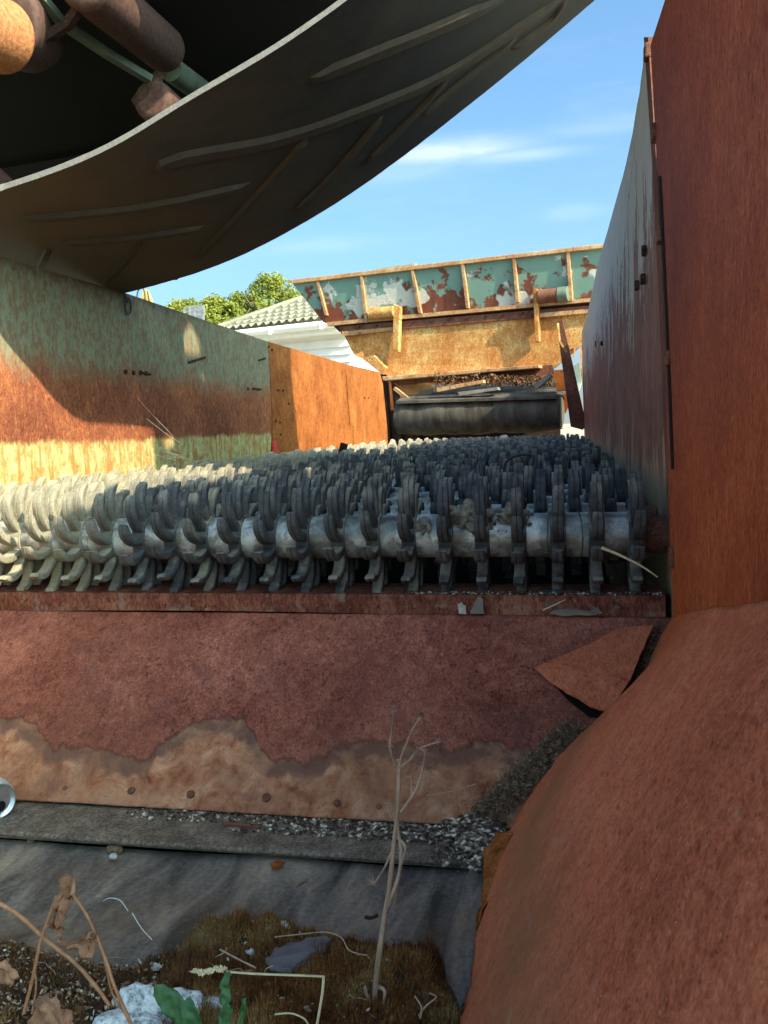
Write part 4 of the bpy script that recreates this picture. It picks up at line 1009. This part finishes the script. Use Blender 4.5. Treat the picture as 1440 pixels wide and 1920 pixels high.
for i in range(1500):
    px = R.uniform(-10, 300) if i % 3 else R.uniform(0, 860); py = R.uniform(1740, 1935); p = atZ(px, py, -.56)
    if not inpoly(p.x, p.y, mo): continue
    c = Vector((p.x, p.y, mossz(p.x, p.y)+R.uniform(.003, .011))); s_ = R.uniform(.0012, .0055)*(1 if i % 3 else .7)
    d1 = Vector((R.gauss(0, 1), R.gauss(0, 1), R.gauss(0, .5))).normalized()*s_; d2 = d1.orthogonal().normalized()*s_*R.uniform(.2, .6)
    k = len(V); V += [c-d1, c-d1*.1+d2, c+d1, c+d1*.2-d2]; Fc.append((k, k+1, k+2, k+3))
b = NB('litter_flakes'); r_n = b.noise(b.pos(), 170, 2, .5); M_FLAKES = b.out(b.ramp(r_n, [(.38, (.035, .02, .012)), (.5, (.17, .09, .05)), (.58, (.34, .22, .13)), (.68, (.62, .55, .45))]), .85, None, 0, .2)
o = obj('leaf_litter', (V, Fc), M_FLAKES); tag(o, 'brown and pale leaf crumbs scattered over the moss', None, None, 'stuff')
V, Fc = [], []
for i in range(2600):
    px = R.triangular(200, 960, 820); py = 1512 + (px-200)*.055 + R.uniform(-6, 34)
    if px < 420: py = 1508 + (px-200)*.06+R.uniform(-4, 22)
    if R.random() < .25 and px > 380: py = 1570 + (px-400)*.085 + R.gauss(0, 5)
    p = atZ(px, py, -.566 if py < 1555+(px-400)*.07 else -.583)
    s = abs(R.gauss(0, .0016)) + .0006
    add_rock(V, Fc, p, s)
for i in range(2600):   # heap in the corner
    px = R.gauss(900, 34); py = R.gauss(1535, 38)
    if py > 1640 or px > 960-(py-1500)*.3 or py < 1440: continue
    t = 1-min(1, abs(px-900)/70); p = atZ(px, py, -.560 + .010*t); add_rock(V, Fc, p, abs(R.gauss(0, .0022))+.0008)
for i in range(500):
    px = R.uniform(0, 860); py = R.uniform(1740, 1920); p = atZ(px, py, -.568)
    if inpoly(p.x, p.y, mo) and (px < 260 or R.random() < .12): add_rock(V, Fc, Vector((p.x, p.y, mossz(p.x, p.y)+.003)), R.uniform(.0008, .0032))
for i in range(60):    # dirt on the first shaft and stars
    px = R.gauss(880, 16) if i % 2 else R.gauss(955, 20); py = R.gauss(972, 14)
    p = atY(px, py, 1.462); dz = p.z-BEDZ
    if dz > .036: dz = .036
    yv = 1.5 - math.sqrt(max(0, .0385**2-dz**2)); add_rock(V, Fc, Vector((p.x, yv, BEDZ+dz)), R.uniform(.001, .0045), .9)
for i in range(420):    # grit on the sill
    px = R.uniform(760, 1240); p = atY(px, 1117, 1.46); add_rock(V, Fc, Vector((p.x, R.uniform(1.453, 1.475), -.283)), R.uniform(.0008, .003))
o = obj('gravel_grit', (V, Fc), M_GRAVEL); tag(o, 'grey grit and crumbs along the rubber skirt', None, None, 'stuff')
# dark plant dirt in the plate corner
V, Fc = [], []
for i in range(5200):
    t = R.random(); px = 1085-170*t + R.gauss(0, 12) - 22*R.random(); py = 1368+165*t + R.gauss(0, 12)
    lim = np.interp(py, [1335, 1402, 1475, 1552], [1150, 1070, 1010, 962]) - 5
    if px > lim: px = lim - R.random()*14
    p = fp(px, py, .004 + .012*R.random()*(1-abs(t-.5)))
    d = Vector((R.gauss(0, 1), R.gauss(0, 1)-.5, R.gauss(0, 1))).normalized()*R.uniform(.003, .012); e = d.orthogonal().normalized()*R.uniform(.0004, .0016)
    k = len(V); V += [p-e, p+e, p+d]; Fc.append((k, k+1, k+2))
for i in range(1600):
    t = R.random(); px = 1232-35*t+R.gauss(0, 5); py = 1165+110*t
    p = fp(px, py, .012*R.random()); d = Vector((R.gauss(0, 1), R.gauss(0, 1)-.5, R.gauss(0, 1))).normalized()*R.uniform(.002, .006); e = d.orthogonal().normalized()*.0006
    k = len(V); V += [p-e, p+e, p+d]; Fc.append((k, k+1, k+2))
M_DIRT = plain('dark_fibrous_dirt', (.06, .036, .020), (.38, .25, .15), 120, .95)
o = obj('plant_debris', (V, Fc), M_DIRT); tag(o, 'dark fibrous dirt packed in the corner against the chute', None, None, 'stuff')

# individual pebbles
def rock(name, label, c, s, mat, cat='stone', group=None, sub=3, seed=1, amp=.35):
    rv, rf_ = rockmesh(seed, sub, amp); cc = Vector(c)
    o_ = obj(name, ([Vector((v.x*s[0], v.y*s[1], v.z*s[2])) for v in rv], rf_), mat, None, smooth=True); o_.location = cc; tag(o_, label, cat, group); return o_
for (px, py, s, lab, sd) in ((602, 1590, .0058, 'white crumb of stone below the skirt, left one of the pair beside the brightest lump', 1), (617, 1596, .0052, 'white crumb of stone touching its left neighbour below the skirt', 2), (641, 1597, .0075, 'largest whitish lump below the rubber skirt edge', 3), (698, 1604, .0055, 'pale stone crumb nearest the tall dry stalk, lying below the skirt', 4), (560, 1587, .004, 'small pale crumb left of the white pair below the skirt', 5), (263, 1563, .006, 'pale crumb beneath the left part of the skirt edge', 6), (281, 1563, .005, 'whiter crumb right beside the pale one under the left skirt edge', 8)):
    p = atZ(px, py, -.580); rock('pebble', lab, p, (s*1.15, s, s*.8), M_STONE, 'pebble', 'pale crumbs along the skirt edge', 3, sd, .8)
p = atZ(213, 1606, -.580); rock('pebble', 'single bright white pebble on the grey belt, by a brown crumb', p, (.0065, .005, .0045), M_STONE, 'pebble', None, 2, 9)
p = atZ(215, 1592, -.583); rock('dirt_clod', 'brown clod of dirt with a dark rim on the left of the belt', p, (.013, .010, .006), M_DIRT, 'clod', None, 2, 12)
p = atZ(57, 1577, -.584); rock('dirt_clod', 'small dark clod on the belt in front of the can', p, (.006, .004, .003), M_DIRT, 'clod', None, 2, 13)
for (px, py, lab, sd, s) in ((533, 1752, 'round pale snail-like pebble on the moss behind the slate flake', 20, .0052), (471, 1788, 'small white pebble on the moss left of the slate flake', 21, .0045), (292, 1797, 'white chip on the moss at the left', 22, .005)):
    p = atZ(px, py, -.566); rock('pebble', lab, (p.x, p.y, mossz(p.x, p.y)+.006), (s*1.1, s*.8, s*.7), M_STONE, 'pebble', None, 3, sd, .7)
sl_ = [(497, 1796), (515, 1775), (545, 1768), (575, 1757), (610, 1753), (622, 1760), (610, 1775), (585, 1785), (565, 1800), (545, 1815), (505, 1810)]
zs = max(mossz(*atZ(q_a, q_b, -.56).xy) for q_a in range(500, 630, 15) for q_b in (1760, 1780, 1800))+.004
o = slab('slate_flake', [atZ(a, c, zs+.004) for a, c in sl_], (0, 0, -1), .006, M_SLATE, None, jit=.003, seg=3, bev=.001); tag(o, 'purple-grey slate flake lying on the moss', 'stone')
p = atZ(285, 1925, -.57)
o = rock('speckled_rock', 'pale speckled rock at the bottom edge behind the green leaf', p + Vector((.0, .005, -.012)), (.050, .040, .036), M_ROCK, 'rock', None, 5, 34, .75)
# can lying on its side at the left edge
cdir = (Vector((1.0, -.62, .08))).normalized()
cc = atY(-3, 1503, 1.135); cc.z += 0.0
can = thing('drink_can', 'crushed aluminium drinks can on its side at the left edge of the picture', 'can', cc)
rC = .0245
su_ = cdir.orthogonal().normalized(); sv_ = cdir.cross(su_)
def ringm(profile, mat, name, n=48):
    V, Fc = [], []
    for (d, r) in profile:
        for k in range(n): a = 2*math.pi*k/n; V.append(cc + cdir*d + su_*math.cos(a)*r + sv_*math.sin(a)*r)
    for i in range(len(profile)-1):
        for k in range(n): Fc.append((i*n+k, i*n+(k+1) % n, (i+1)*n+(k+1) % n, (i+1)*n+k))
    o_ = obj(name, (V, Fc), mat, can, smooth=True); return o_
ringm([(-.11, .001), (-.11, .024), (-.105, .031), (-.02, .032), (-.010, .030), (-.001, rC+.0015)], M_CANPRINT, 'can_body')
ringm([(-.001, rC+.0015), (.001, rC+.002), (.002, rC+.001), (.0015, rC-.001), (-.004, rC-.003), (-.0045, rC-.005), (-.003, rC-.007), (-.003, .0001)], M_ALU, 'can_lid')
V = []; n = 20
for k in range(n):
    a = 2*math.pi*k/n; V.append(cc + cdir*(-.0022) + su_*(.0085*math.cos(a)) + sv_*(.0075*math.sin(a)) + Vector((0.004, 0, -.008)))
obj('drink_opening', (V, [tuple(range(n))]), M_VOID, can)

for (px, py, sz, lab, sd) in ((882, 966, (.020, .012, .016), 'crumbly grey dirt clod caked on the nearest shaft, left of the other', 51), (958, 962, (.017, .010, .010), 'smaller dirt clod on the nearest shaft, right of the larger one', 52), (796, 985, (.008, .006, .012), 'narrow brown smear of dirt on the nearest shaft beside a star', 53)):
    p = atY(px, py, 1.468); rock('dirt_clod', lab, (p.x, 1.468, p.z-.002), tuple(q_*1.35 for q_ in sz), M_CLOD, 'clod', 'dirt clods on the nearest shaft', 4, sd, .9)
def ring_on_shaft(name, label, px, tilt, mat):
    x_ = atY(px, 1000, 1.47).x; P = [(x_+tilt*math.cos(a), 1.5+.0392*math.cos(a), BEDZ+.0392*math.sin(a)) for a in [i*2*math.pi/28 for i in range(29)]]
    tag(tube(name, P, .0009, mat, None, 5), label, 'twine', 'green twine wound on the nearest shaft')
ring_on_shaft('twine_loop', 'green twine loop wound slantwise on the shaft near the fourth star from the right', 1000, .014, M_TWINE)
ring_on_shaft('twine_loop', 'second green twine loop, straighter, just right of the slanting one', 1030, .003, M_TWINE)
ring_on_shaft('twine_loop', 'green twine loop close to the second star from the right end', 1085, -.006, M_TWINE)
# sticks, stalks, straws
def stick(name, label, cat, pts, rad, mat, n=6, k=5, group=None, parent=None):
    P = spline([atY(*p) for p in pts], k); m_2 = len(P)
    rr_ = [rad[0]+(rad[1]-rad[0])*i/(m_2-1) for i in range(m_2)] if isinstance(rad, tuple) else rad
    o_ = tube(name, P, rr_, mat, parent, n)
    if parent is None: tag(o_, label, cat, group)
    return o_
st = thing('dead_stalk', 'tall dry branching weed stalk with seed heads, standing in the moss', 'dead plant', atY(703, 1880, .80))
Ys = .80
stick('stem', None, None, [(703, 1885, .79), (706, 1830, .79), (718, 1740, .80), (728, 1680, .80), (737, 1600, .81), (745, 1520, .82), (748, 1440, .83), (745, 1425, .83)], (.0032, .0018), M_STEM, 8, parent=st)
br = [([(722, 1715, .80), (735, 1680, .79), (748, 1640, .79), (752, 1600, .80), (747, 1560, .81), (744, 1530, .81)], (.0022, .0014)),
      ([(745, 1440, .83), (736, 1420, .825), (731, 1395, .82), (735, 1370, .82), (738, 1338, .82)], (.0014, .0009)),
      ([(747, 1445, .83), (752, 1420, .83), (762, 1395, .83), (775, 1365, .83), (786, 1348, .83)], (.0014, .0009)),
      ([(752, 1522, .82), (768, 1500, .82), (785, 1470, .82), (794, 1435, .82), (797, 1410, .82)], (.0018, .0012)),
      ([(746, 1440, .83), (765, 1428, .83), (785, 1405, .83), (800, 1398, .83), (822, 1391, .83)], (.0013, .0008)),
      ([(733, 1600, .81), (722, 1625, .80), (710, 1645, .80), (700, 1658, .80)], (.0012, .0008)),
      ([(741, 1540, .82), (730, 1525, .82), (728, 1505, .82)], (.0012, .0008)),
      ([(770, 1500, .82), (772, 1478, .82), (770, 1455, .82)], (.001, .0006)),
      ([(745, 1570, .81), (760, 1590, .80), (750, 1630, .79), (738, 1700, .80)], (.0016, .001)),
      ([(703, 1885, .79), (690, 1870, .79), (684, 1850, .79)], (.002, .0015)), ([(708, 1850, .79), (722, 1860, .78), (715, 1900, .78)], (.002, .0012))]
for pts, rd in br: stick('branch', None, None, pts, rd, M_STEM, 6, parent=st)
for (px, py, yy_) in ((738, 1338, .82), (786, 1348, .83), (747, 1440, .83), (822, 1391, .83), (797, 1408, .82), (785, 1405, .83), (731, 1395, .82), (700, 1655, .80), (770, 1455, .82), (728, 1505, .82), (752, 1605, .80), (703, 1840, .79)):
    c = atY(px, py, yy_); V, Fc = [], []
    for i in range(12):
        d = Vector((R.gauss(0, 1), R.gauss(0, 1), R.gauss(.3, 1))).normalized()*R.uniform(.002, .0055)*(1.6 if py in (1655, 1840) else 1); tube_into(V, Fc, [c, c+d*.6, c+d], [.0007, .0005, .0002], 4)
    obj('seed_head', (V, Fc), M_STEM, st)
# reddish stems and dry leaf at left
dl = thing('withered_weed', 'withered reddish weed with a crumpled brown leaf at the lower left', 'dead plant', atY(150, 1900, .72))
for pts, rd in (([(45, 1900, .70), (60, 1840, .70), (75, 1770, .70), (90, 1725, .70), (105, 1680, .70)], (.0019, .0013)), ([(-20, 1685, .72), (30, 1712, .72), (90, 1765, .71), (140, 1805, .71), (180, 1850, .70), (205, 1885, .70)], (.0022, .0018)),
                ([(135, 1675, .70), (165, 1720, .70), (195, 1790, .70), (215, 1850, .69), (250, 1930, .69)], (.0014, .0017)), ([(195, 1790, .70), (210, 1860, .70), (235, 1900, .69)], (.0012, .0010)), ([(60, 1900, .70), (68, 1850, .70), (64, 1815, .70)], (.0012, .0008))):
    stick('stem', None, None, pts, rd, M_STEMRED, 8, parent=dl)
def crumple(name, pts, parent, mat, amp=.006, label=None):
    P = [atY(*p) for p in pts]; bm = bmesh.new(); vs_ = [bm.verts.new(p) for p in P]; bm.faces.new(vs_); bmesh.ops.triangulate(bm, faces=bm.faces)
    for _ in range(3): bmesh.ops.subdivide_edges(bm, edges=bm.edges, cuts=1, use_grid_fill=True)
    for v in bm.verts: v.co += (Vector((mn.noise(v.co*70), mn.noise(v.co*60+Vector((7, 0, 0)))*2, mn.noise(v.co*80+Vector((0, 5, 0))))) + Vector((mn.noise(v.co*190), mn.noise(v.co*180+Vector((7, 0, 0)))*2, mn.noise(v.co*170+Vector((0, 5, 0)))))*.6)*amp
    o_ = obj(name, bm, mat, parent, smooth=True)
    if label: o_['label'] = label
    mod_solid(o_, .0006, 0); return o_
crumple('dry_leaf', [(108, 1655, .70), (122, 1640, .70), (137, 1645, .695), (139, 1665, .69), (134, 1690, .70), (122, 1720, .695), (104, 1748, .70), (92, 1735, .69), (95, 1700, .70)], dl, M_DRYLEAF)
crumple('dry_leaf', [(105, 1735, .70), (120, 1752, .70), (132, 1765, .695), (152, 1762, .69), (172, 1748, .69), (185, 1760, .695), (183, 1778, .70), (165, 1790, .70), (150, 1778, .69), (125, 1775, .70), (104, 1760, .69)], dl, M_DRYLEAF)
crumple('dry_leaf', [(60, 1880, .66), (90, 1862, .66), (118, 1875, .65), (140, 1905, .65), (120, 1950, .65), (50, 1950, .66)], dl, M_DRYLEAF, .004)
crumple('dry_leaf', [(-10, 1790, .68), (15, 1795, .68), (32, 1830, .67), (20, 1850, .67), (-12, 1835, .68)], dl, M_DRYLEAF, .004)
# green leaves
gl = thing('dandelion', 'green jagged dandelion leaves at the bottom edge in front of the pale rock', 'plant', atY(350, 1950, .68))
for pts in ([(345, 1935, .665), (300, 1900, .665), (287, 1865, .67), (290, 1845, .67), (310, 1845, .67), (335, 1860, .67), (345, 1878, .665), (355, 1872, .665), (362, 1890, .665), (375, 1895, .66), (382, 1935, .66)],
            [(413, 1935, .67), (418, 1912, .67), (408, 1905, .67), (418, 1890, .672), (410, 1880, .672), (416, 1860, .675), (412, 1852, .675), (424, 1822, .68), (431, 1818, .68), (433, 1840, .678), (432, 1870, .675), (428, 1880, .672), (436, 1895, .672), (432, 1908, .67), (438, 1935, .67)],
            [(443, 1935, .67), (448, 1905, .67), (444, 1900, .67), (456, 1874, .672), (462, 1872, .672), (460, 1890, .67), (450, 1915, .67), (452, 1935, .67)]):
    crumple('leaf', pts, gl, M_LEAF, .002)
# straws
stick('bent_straw', 'pale straw stem bent at a right angle over the moss', 'straw', [(425, 1822, .69), (480, 1826, .70), (560, 1829, .70), (606, 1831, .71)], .0011, M_STRAW, 5)
o2 = stick('bent_straw', 'lower leg of the bent straw, hanging to the bottom edge', 'straw', [(607, 1830, .71), (604, 1865, .70), (592, 1935, .69)], .0012, M_STRAW, 5)
V, Fc = [], []
for i in range(70):
    t = i/70; c = atY(366+60*t, 1820+4*math.sin(t*6), .69); d = Vector((-.5+R.gauss(0, .3), R.gauss(0, .5), R.gauss(0, .8))).normalized()*.0035; tube_into(V, Fc, [c, c+d*.5, c+d], [.0007, .0011, .0003], 4)
o = obj('grass_seed_head', (V, Fc), M_STRAW); tag(o, 'pale grass seed head lying level over the brown moss', 'seed head')
sticks = [('twig', 'pale thin twig above the straw on the moss', [(412, 1780, .75), (440, 1795, .74), (480, 1815, .73)], .0009, M_STEM), ('curled_stem', 'small white curled stem lying on the grey belt', [(193, 1690, .93), (205, 1684, .92), (225, 1688, .91), (240, 1708, .90)], .0006, M_WHITE),
 ('thin_stem', 'hair-thin pale stem trailing from the curl to the moss', [(248, 1712, .90), (265, 1740, .88), (285, 1762, .86)], .0006, M_WHITE),
 ('rust_stick', 'rusty brown stick lying along the rubber skirt', [(418, 1545, 1.12), (450, 1547, 1.12), (488, 1551, 1.12)], .0032, M_RUST), ('dry_twig', 'thin light twig leaning across the pale rust beside the corner heap', [(800, 1492, 1.17), (850, 1483, 1.16), (892, 1470, 1.16)], .0009, M_STEM),
 ('straw_splinter', 'long straw splinter poking out between the last two stars at the right', [(1128, 1027, 1.39), (1160, 1040, 1.385), (1200, 1060, 1.38), (1233, 1082, 1.38)], (.0028, .0010), M_STRAW), ('feather_twig', 'pale splinter on the sill under the right-hand stars', [(1018, 1144, 1.44), (1040, 1134, 1.44), (1060, 1124, 1.44)], (.0016, .0006), M_STRAW),
 ('plastic_strap', 'black loop of plastic strap standing up among the rear stars', [(960, 905, 2.0), (945, 885, 2.0), (950, 865, 2.0), (968, 854, 2.0), (990, 852, 2.0), (1000, 858, 2.0), (996, 872, 1.99), (980, 885, 1.98), (972, 900, 1.97)], .0035, M_BLACK),
 ('bark_chip', 'short dark chip on the belt right of the orange leaf', [(556, 1661, 1.0), (566, 1655, 1.0), (575, 1649, 1.0)], .0024, M_DIRT), ('leaf_curl', 'dark brown curled leaf on the belt left of the stalk', [(684, 1719, .94), (695, 1721, .94), (708, 1716, .94)], .0022, M_DARKRUST),
 ('straw_bit', 'curved pale stem on the moss near the bottom centre', [(515, 1902, .72), (545, 1900, .72), (570, 1910, .71), (580, 1925, .71)], .0008, M_STRAW), ('fine_twig', 'branching fine twig on the moss at the right bottom', [(778, 1868, .76), (790, 1888, .75), (788, 1910, .74)], .0008, M_STEM),
 ('fine_twig', 'fine hooked twig at the far right end of the moss', [(785, 1905, .75), (800, 1885, .75), (818, 1870, .76), (805, 1862, .76)], .0008, M_STEM), ('pale_root', 'pale root thread snaking over moss behind the slate flake', [(515, 1757, .80), (560, 1752, .80), (610, 1748, .80), (640, 1758, .79), (655, 1782, .78), (690, 1792, .77)], .0006, M_STEM),
 ('small_burr', 'tiny dark burr on the pink rust sheet, right of the bent splinter', [(1226, 1450, .84), (1230, 1453, .84), (1233, 1449, .84)], .0015, M_BLACK), ('black_nail', 'little black bent splinter stuck on the pink rust sheet', [(1183, 1468, .85), (1190, 1457, .85), (1198, 1446, .85)], .0013, M_BLACK)]
for nm, lab, pts, rd, mt in sticks: stick(nm, lab, nm.replace('_', ' ').split()[-1], pts, rd, mt, 6)
for i in range(16):
    px = R.uniform(0, 850); py = R.uniform(1790, 1915); a = R.uniform(-1.2, 1.2); L_ = R.uniform(20, 55); yb_ = atZ(px, py, -.560).y
    pts = [(px+L_*t*math.cos(a)+R.uniform(-4, 4), py+L_*t*math.sin(a)*.6+R.uniform(-4, 4), yb_-.012*t) for t in (0, .33, .66, 1)]
    o = stick('moss_straw', None, None, pts, R.uniform(.0003, .0006), M_STEM if i % 3 else M_STRAW, 5, parent=None)
    tag(o, 'thin dry fibre strewn over the moss bed', 'straw', 'dry fibres strewn on the moss')
# leaf bits on belt, wood chips on sill
o = slab('orange_leaf_scrap', [atZ(a, c, -.579) for a, c in ((506, 1622), (520, 1615), (535, 1618), (522, 1627), (512, 1630))], (0, 0, 1), .002, M_ORANGE); tag(o, 'small orange leaf scrap on the grey belt', 'leaf')
o = slab('wood_chip', [atY(a, c, 1.445) for a, c in ((882, 1150), (890, 1128), (898, 1117), (906, 1122), (908, 1150))], (0, -1, .1), .006, M_WOOD, None, jit=.002, seg=3); tag(o, 'grey pointed wood chip leaning on the sill', 'wood chip')
o = slab('wood_chip', [atY(a, c, 1.445) for a, c in ((861, 1150), (859, 1132), (866, 1128), (874, 1135), (875, 1151))], (0, -1, .1), .005, M_STONE, None, jit=.002, seg=3); tag(o, 'pale rounded chip left of the pointed one on the sill', 'wood chip')
o = slab('bark_flake', [atY(a, c, 1.443) for a, c in ((1030, 1152), (1045, 1144), (1075, 1142), (1100, 1146), (1120, 1138), (1130, 1150), (1100, 1155), (1060, 1156))], (0, -1, .3), .008, M_WOOD, None, jit=.004, seg=4); tag(o, 'long grey flake of bark on the sill at the right', 'bark')
p = atY(945, 815, 4.9); rock('white_lump', 'white lump resting on the far rows of stars', (p.x, p.y, -.085), (.028, .025, .022), M_STONE, 'stone', None, 2, 41)
o = box('dark_stub', atY(643, 842, 3.6), (.03, .02, .05), M_DARKRUST, None, Matrix.Rotation(.3, 3, 'Y'), .003); tag(o, 'dark brown stub sticking out of the stars near the orange wall panel', 'stub')
# chain link over the green wall
P = [lw(240+5.5*math.cos(a)+ .3*math.sin(a), 574+15*math.sin(a), XL+.012) for a in [i*2*math.pi/20 for i in range(21)]]
o = tube('chain_link', P, .0028, M_BLACK); tag(o, 'black wire link hanging at the top of the green wall', 'chain link')
# spider threads
wb = thing('cobweb', 'spider threads stretched from the green wall down to the stars', 'cobweb', lw(330, 815, XL+.1))
def thread(a, ya, b_, yb2, r=.0006):
    r *= .55
    A = atY(*a, ya); B = atY(*b_, yb2); tube('silk_thread', [A, A.lerp(B, .5)+Vector((0, 0, -.004)), B], r, M_WEB, wb, 4)
thread((232, 717), 2.43, (325, 818), 2.5, .0008); thread((275, 785), 2.45, (345, 835), 2.48, .0007); thread((215, 745), 2.38, (250, 803), 2.40, .0006); thread((300, 838), 2.4, (345, 858), 2.38); thread((285, 850), 2.3, (330, 862), 2.3)
for i in range(26): 
    x_, y_ = R.uniform(285, 420), R.uniform(832, 872); thread((x_, y_), 2.45, (x_+R.uniform(-40, 50), y_+R.uniform(-16, 16)), 2.4, .0004)
